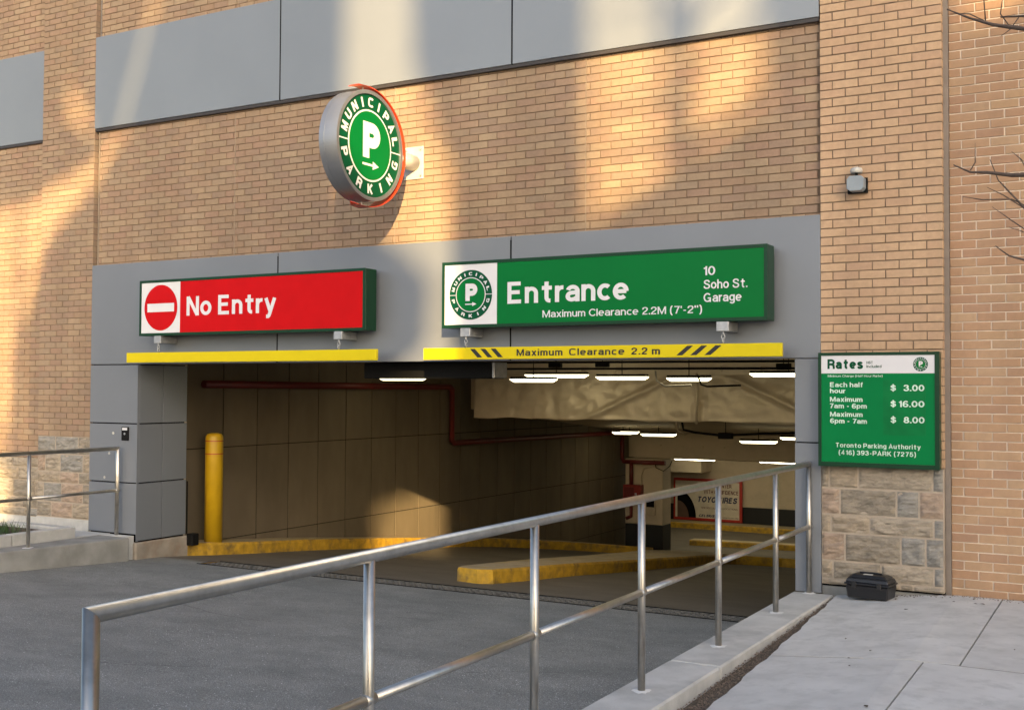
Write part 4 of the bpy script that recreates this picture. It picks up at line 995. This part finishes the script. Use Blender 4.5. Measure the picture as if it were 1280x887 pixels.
# ------------------------------------------------------------------ round projecting sign (a blade sign: its faces look along the façade)
SX,SY,SZ,SR=-7.22,-.915,4.25,.572
rs=thing('round_parking_sign','round green municipal parking blade sign with orange crescent','sign',(SX,SY,SZ))
def cyl_x(mb,xa,xb,r,n=64,yc=0,zc=0):
    vs=[(x,yc+r*math.cos(2*math.pi*j/n),zc+r*math.sin(2*math.pi*j/n)) for x in (xa,xb) for j in range(n)]
    fs=[(j,(j+1)%n,n+(j+1)%n,n+j) for j in range(n)]+[tuple(range(n))[::-1],tuple(n+j for j in range(n))]
    return mb.add(vs,fs)
m_drum=mat('sign_drum_metal',(.30,.32,.35),.38,metal=.7,var=.06,scale=4)
cyl_x(MB(),-.115,.095,SR,120).build('drum',m_drum,rs)
def ring_x(x,xb,r0,r1,n=72):
    mb=MB(); vs=[];fs=[]
    for xx,r in ((xb,r1),(x,r1),(x,r0),(xb,r0)):
        vs+=[(xx,r*math.cos(2*math.pi*j/n),r*math.sin(2*math.pi*j/n)) for j in range(n)]
    for k in range(3):
        for j in range(n): fs.append((k*n+j,k*n+(j+1)%n,(k+1)*n+(j+1)%n,(k+1)*n+j))
    return mb.add(vs,fs)
ring_x(.115,.094,SR-.035,SR+.004).build('rim',m_drum,rs)
ring_x(-.05,-.06,SR-.01,SR+.003).build('drum_seam',m_drum,rs)
emblem(rs,lambda a,b,d:(.096+d,a,b),SR-.036,proud=.0025,letter_h=.19,n=72)
# crescent band around the wall side
def crescent():
    vs=[];fs=[];n=60
    for j in range(n+1):
        f=j/n; a=R(112-(112+108)*f)   # from just past the top, round the wall side, to just past the bottom
        r=SR+.055; hw=.012+.10*math.sin(math.pi*min(1,f*1.0))**.55
        if j==0 or j==n: hw=.004
        c,s_=math.cos(a),math.sin(a)
        xc=-.0
        for rr,xx in ((r,xc-hw),(r,xc+hw),(r+.008,xc+hw),(r+.008,xc-hw)): vs.append((xx,rr*c,rr*s_))
    for j in range(n):
        for k in range(4): fs.append((4*j+k,4*j+(k+1)%4,4*(j+1)+(k+1)%4,4*(j+1)+k))
    fs.append((0,1,2,3)); fs.append(tuple(4*n+k for k in range(4)))
    return MB().add(vs,fs)
crescent().build('crescent_band',m_orange,rs)
for s_ in (1,-1):
    MB().tube([(0,0,s_*(SR-.01)),(0,0,s_*(SR+.06))],.008,8).build('pin',m_cap,rs)
    MB().add([(-.055,-.14,s_*(SR+.052)),(.055,-.14,s_*(SR+.052)),(.075,.05,s_*(SR+.060)),(-.075,.05,s_*(SR+.060)),(-.055,-.14,s_*(SR+.056)),(.055,-.14,s_*(SR+.056)),(.075,.05,s_*(SR+.064)),(-.075,.05,s_*(SR+.064))],[(0,1,2,3),(4,5,6,7),(0,1,5,4),(1,2,6,5),(2,3,7,6),(3,0,4,7)]).build('crescent_tip',m_brown,rs)
MB().tube([(0,SR-.01,-.02),(0,.95,-.01)],.088,20).build('arm',m_cap,rs,smooth=True)
MB().box(-.13,.13,.948,.964,-.19,.175).build('wall_plate',m_cap,rs,bevel=.002)
for a in (-.10,.10):
    for b in (-.155,.14): MB().tube([(a,.950,b),(a,.936,b)],.014,8).build('bolt',m_galv,rs)

# ------------------------------------------------------------------ worn asphalt: loose aggregate and hairline cracks
rnd=random.Random(4); mb=MB()
cl_=[(rnd.uniform(-9,-3.3),rnd.uniform(-7.6,-2.2),rnd.uniform(.25,.8)) for _ in range(16)]
for k in range(5200):
    if k%3: c=rnd.choice(cl_); x=rnd.gauss(c[0],c[2]*1.6); y=rnd.gauss(c[1],c[2]*.7)
    else: x=rnd.uniform(-10.5,-3.1); y=rnd.uniform(-8,-.3)
    if x>-3.0 or x<-11.0 or y>0 or y<-8.8: continue
    r=rnd.choice([.003,.003,.004,.006]); z=floor(y)
    mb.add([(x+r,y,z),(x-r,y,z),(x,y+r,z),(x,y-r,z),(x,y,z+r*.6)],[(0,2,4),(2,1,4),(1,3,4),(3,0,4)])
ag=link('loose_aggregate',mesh('loose_aggregate',mb.v,mb.f),mat('pale_aggregate',(.34,.34,.33),.7,var=.5,scale=60),kind='stuff'); tag(ag,'pale bits of aggregate in the worn asphalt of the driveway','aggregate')
mb=MB()
for (x,y,a,L) in ((-8.6,-2.2,.1,1.6),(-7.2,-4.4,-.25,1.1),(-5.9,-5.6,.35,.8),(-9.5,-1.2,.05,1.2),(-4.6,-3.2,.6,.9),(-6.4,-1.5,-.1,1.3),(-5.2,-6.6,-.1,.7)):
    n=int(L/.07); P=[]
    for i in range(n):
        a+=rnd.uniform(-.35,.35)*.6; x+=.07*math.cos(a); y+=.07*math.sin(a); P.append((x,y,rnd.uniform(.001,.004)))
    for (x0_,y0_,w0_),(x1_,y1_,w1_) in zip(P[:-1],P[1:]):
        mb.add([(x0_,y0_-w0_,floor(y0_)+.0025),(x1_,y1_-w1_,floor(y1_)+.0025),(x1_,y1_+w1_,floor(y1_)+.0025),(x0_,y0_+w0_,floor(y0_)+.0025)],[(0,1,2,3)])
ck=link('asphalt_cracks',mesh('asphalt_cracks',mb.v,mb.f),mat('crack_tar',(.03,.03,.03),.8),kind='stuff'); tag(ck,'thin dark hairline cracks in the driveway asphalt','cracks')

# ------------------------------------------------------------------ small wall fittings
sl_=thing('photocell_box','small grey junction box with a pale dome sensor on the right pilaster','sensor',(-2.33,0,3.58))
mb=MB(); p=[(-.075,.04),(-.05,.068),(.05,.068),(.075,.045),(.075,-.04),(.05,-.068),(-.045,-.068),(-.075,-.045)]
mb.add([(a,-.13,b) for a,b in p]+[(a,-.025,b) for a,b in p],[tuple(range(8)),tuple(range(8,16))]+[(j,(j+1)%8,8+(j+1)%8,8+j) for j in range(8)])
mb.build('box',m_box,sl_,bevel=.004)
MB().box(-.088,.088,-.03,-.002,-.075,.06).build('back_plate',m_dkmetal,sl_)
MB().tube([(0,-.07,.06),(0,-.07,.10)],.014,8).build('stem',m_dkmetal,sl_)
mb=MB(); lathe(mb,[(.052,.098),(.055,.125),(.048,.142),(.02,.153)],0,-.07,16); mb.build('dome',m_cap,sl_,smooth=True)
ic=thing('intercom','small black intercom with white label on the grey column','intercom',(-11.69,0,1.115))
MB().box(-.065,.065,-.022,-.004,-.088,.088).build('body',m_dkmetal,ic,bevel=.006); MB().box(-.045,.045,-.0245,-.0225,.045,.078).build('label',m_white,ic)
MB().tube([(0,-.022,.0),(0,-.027,.0)],.015,10).build('button',m_galv,ic)
for x,z in ((-11.92,1.118),(-11.99,.853),(-12.074,.535)):
    s_=MB().tube([(x,-.004,z),(x,-.010,z)],.018,8).build('patch_cap',m_cap,None); tag(s_,'small white patch on the grey column, %s'%('beside the intercom' if z>1 else 'just under the top rail' if z>.7 else 'lowest of the three'),'patch')

# tool case
cs=thing('tool_case','black plastic tool case on the sidewalk at the stone foot','case',(-2.19,-.20,-.085),rz=R(-7))
mb=MB()
def rbox(w0,d0,w1,d1,z0,z1): 
    return ([(-w0/2,-d0/2,z0),(w0/2,-d0/2,z0),(w0/2,d0/2,z0),(-w0/2,d0/2,z0),(-w1/2,-d1/2,z1),(w1/2,-d1/2,z1),(w1/2,d1/2,z1),(-w1/2,d1/2,z1)],[(0,3,2,1),(4,5,6,7),(0,1,5,4),(1,2,6,5),(2,3,7,6),(3,0,4,7)])
MB().add(*rbox(.35,.21,.375,.235,0,.118)).build('base',m_case,cs,bevel=.010)
MB().add(*rbox(.395,.25,.395,.25,.119,.135)).build('rim',m_case,cs,bevel=.005)
MB().add(*rbox(.378,.235,.35,.21,.1355,.175)).build('lid',m_case,cs,bevel=.008)
MB().add(*rbox(.35,.21,.27,.13,.1745,.208)).build('lid_top',m_case,cs,bevel=.010)
MB().box(-.10,.10,-.012,.012,.208,.222).build('handle',m_case,cs,bevel=.005)
MB().box(-.045,.035,-.070,-.035,.2065,.2105).build('label',m_cap,cs)
for x in (-.11,.11): MB().box(x-.02,x+.02,-.132,-.118,.095,.150).build('latch',m_case,cs,bevel=.003)

# ------------------------------------------------------------------ bare tree just outside the right edge, limbs reaching in
tr=thing('bare_tree','bare leafless tree branches reaching in from the right edge','tree',(1.1,-2.6,-.05))
tmb=MB(); tmb.tube([(1.15,-2.6,-.1),(1.12,-2.6,1.2),(1.18,-2.58,2.6),(1.05,-2.6,4.2),(1.2,-2.5,6.0),(1.1,-2.6,8.0)],[.11,.10,.09,.07,.05,.02],12)
add_part(tr, tmb.build('trunk',m_branch,None,smooth=True))
def limb(pts,r0,r1,twigs=()):
    mb=MB(); n=len(pts); rs_=[.75*(r0+(r1-r0)*i/(n-1)) for i in range(n)]
    q=[]
    for i,p in enumerate(pts): q.append((p[0],p[1]+.0,p[2]+random.uniform(-.008,.008)))
    mb.tube(q,rs_,8)
    for tw in twigs: mb.tube(tw,[.004]*(len(tw)-1)+[.0015],6)
    add_part(tr, mb.build('branch',m_branch,None,smooth=True))
y=-2.5
limb([(1.12,y,4.0),(.4,y,3.95),(-.2,y,4.02),(-.72,y,4.07),(-.90,y,4.13),(-1.05,y,4.19),(-1.19,y,4.265)],.035,.005,
     [[(-.93,y,4.14),(-1.05,y,4.22),(-1.17,y,4.24)],[(-.80,y,4.09),(-.86,y,4.19),(-.84,y,4.33)],[(-.95,y,4.15),(-.96,y,4.30),(-.93,y,4.42)]])
limb([(1.14,y,4.3),(.4,y,4.12),(-.2,y,4.13),(-.60,y,4.14),(-.72,y,4.155),(-.86,y,4.17)],.03,.006,[[(-.75,y,4.15),(-.8,y,4.08),(-.86,y,4.04)]])
limb([(1.15,y,3.1),(.5,y,3.0),(-.1,y,3.07),(-.60,y,3.115),(-.80,y,3.13),(-.95,y,3.16),(-1.05,y,3.175),(-1.155,y,3.22)],.035,.005,
     [[(-1.05,y,3.18),(-1.02,y,3.23),(-1.02,y,3.36)],[(-.70,y,3.12),(-.74,y,3.22),(-.80,y,3.28)]])
limb([(1.1,y,2.7),(.4,y,2.62),(-.2,y,2.70),(-.55,y,2.80),(-.72,y,2.90),(-.80,y,3.0),(-.88,y,3.10),(-.93,y,3.24)],.02,.003,
     [[(-.72,y,2.90),(-.85,y,3.0),(-.95,y,3.06)],[(-.62,y,2.86),(-.8,y,2.97),(-.98,y,2.98),(-1.1,y,3.01)],[(-.7,y,2.75),(-.8,y,2.83),(-.92,y,2.93)]])
limb([(1.1,y,2.3),(.3,y,2.42),(-.4,y,2.50),(-.72,y,2.565),(-.82,y,2.61),(-.90,y,2.665)],.02,.004,[[(-.5,y,2.6),(-.7,y,2.74),(-.82,y,2.79)]])

# ------------------------------------------------------------------ unseen blockers behind the camera, added and outlined to shape the sun patches
DY=-30.0; KX=SUN.x/-SUN.y*30; KZ=SUN.z/-SUN.y*30
def sun_blocker(label, poly, th=2.5):
    """poly: outline in façade-plane coordinates (u, z), carried back along the sun's direction to the far side of the street"""
    t=thing('unseen_sun_blocker',label,'building',(poly[0][0]+KX,DY,0))
    pts=[(u+KX,z+KZ) for u,z in poly]; n=len(pts)
    vs=[(x,DY,z) for x,z in pts]+[(x+th*KX/30,DY-th,(z+th*KZ/30 if z>.1 else z)) for x,z in pts]
    mb=MB().add(vs,[tuple(range(n)),tuple(range(n,2*n))]+[(j,(j+1)%n,n+(j+1)%n,n+j) for j in range(n)])
    add_part(t, mb.build('wall',m_sun_blocker,None))
    return t
B=-KZ-.31
TOP=7.9
sun_blocker('unseen tall sun blocker across the street, far left',[(-19,B),(-14.75,B),(-14.75,4.2),(-13.4,4.4),(-12.25,4.75),(-12.25,5.0),(-12.9,5.4),(-12.9,TOP),(-19,TOP)])
sun_blocker('unseen low sun blocker across the street',[(-14.76,B),(8,B),(8,-.4),(2,-.1),(-3,.9),(-6.6,.5),(-8.3,.5),(-13.9,.0),(-14.76,-.3)],2.0)
sun_blocker('unseen stepped sun blocker across the street, left of the wide gap',[(-13.85,-.2),(-8.1,.3),(-8.1,1.4),(-7.4,1.9),(-7.0,2.2),(-6.95,2.95),(-7.35,3.3),(-8.2,3.8),(-8.15,TOP),(-10.85,TOP),(-11.85,5.0),(-12.2,4.7),(-12.45,4.35),(-13.3,3.75),(-13.85,2.6)])
sun_blocker('unseen narrow leaning sun blocker across the street',[(-12.3,5.0),(-11.95,5.0),(-10.95,TOP),(-12.88,TOP),(-12.88,5.9)])
sun_blocker('unseen tall sun blocker across the street, between the two gaps',[(-6.55,.2),(-3,.5),(-2.7,4.35),(-3.35,4.35),(-5.0,3.45),(-5.1,TOP),(-7.35,TOP),(-7.2,5.3),(-6.75,4.2),(-6.45,3.3),(-6.58,2.95),(-6.6,2.2),(-6.4,1.9)])
sun_blocker('unseen slim tower across the street',[(-4.28,4.0),(-4.12,4.0),(-4.0,TOP),(-4.3,TOP)],1.0)
sun_blocker('unseen tall sun blocker across the street, far right',[(-3.1,.5),(4.5,-.1),(4.5,TOP),(-.4,TOP),(-.4,5.5),(-1.25,5.0),(-1.35,TOP),(-3.45,TOP),(-3.2,4.6)])

# unseen bare trees added between those blockers so twigs mottle the low sun
def mottle_tree(label,u,z0,z1,spread,n,seed):
    rnd=random.Random(seed); t=thing('unseen_mottle_tree',label,'tree',(u+KX*.8,DY*.8,-.3)); k=.8
    P=lambda uu,zz,dy=0:(uu+KX*k,DY*k+dy,zz+KZ*k)
    add_part(t, MB().tube([P(u,-KZ*k-.3),P(u+.1,0),P(u,z0+.4),P(u+.1,z1)],[.2,.14,.09,.03],8).build('trunk',m_branch,None))
    mb=MB()
    for i in range(n):
        a=rnd.uniform(z0,z1); d=rnd.choice([-1,1]); l=rnd.uniform(.4,1)*spread; dz=rnd.uniform(.1,.9)*l; r=rnd.uniform(.012,.05)
        mb.tube([P(u,a),P(u+d*l*.5,a+dz*.4,rnd.uniform(-.5,.5)),P(u+d*l,a+dz,rnd.uniform(-.8,.8))],[r*1.5,r,r*.4],5)
    add_part(t, mb.build('crown',m_branch,None))
mottle_tree('unseen bare tree added to mottle the sun, right',-4.0,3.4,6.4,1.1,12,3)
mottle_tree('unseen bare tree added to mottle the sun, middle',-6.6,4.2,6.4,.7,7,5)
mottle_tree('unseen bare tree added to mottle the sun, left',-14.0,.2,4.4,.7,9,8)

# repeats carry one group phrase
GROUPS={'bracket_arm':'brackets under the box signs','junction_box':'black junction boxes under the garage ceiling','unseen_sun_blocker':'unseen shapes blocking the sun across the street','unseen_mottle_tree':'unseen trees mottling the sun across the street',
 'yellow_kerb':'yellow painted kerbs in the garage','patch_cap':'white patches on the grey column','conduit':'conduits in the garage','steel_railing':'steel railings beside the driveway','brick_pilaster':'brick pilasters either side of the entrance',
 'brick_wall':'brick wall faces of the building','metal_band':'grey metal bands','concrete_curb':'concrete curb walls beside the driveway','clearance_bar':'yellow clearance bars','standpipe':'red standpipes on the column'}
for o in COL.objects:
    b=o.name.split('.')[0]
    if o.parent is None and b in GROUPS and 'label' in o and 'group' not in o: o['group']=GROUPS[b]
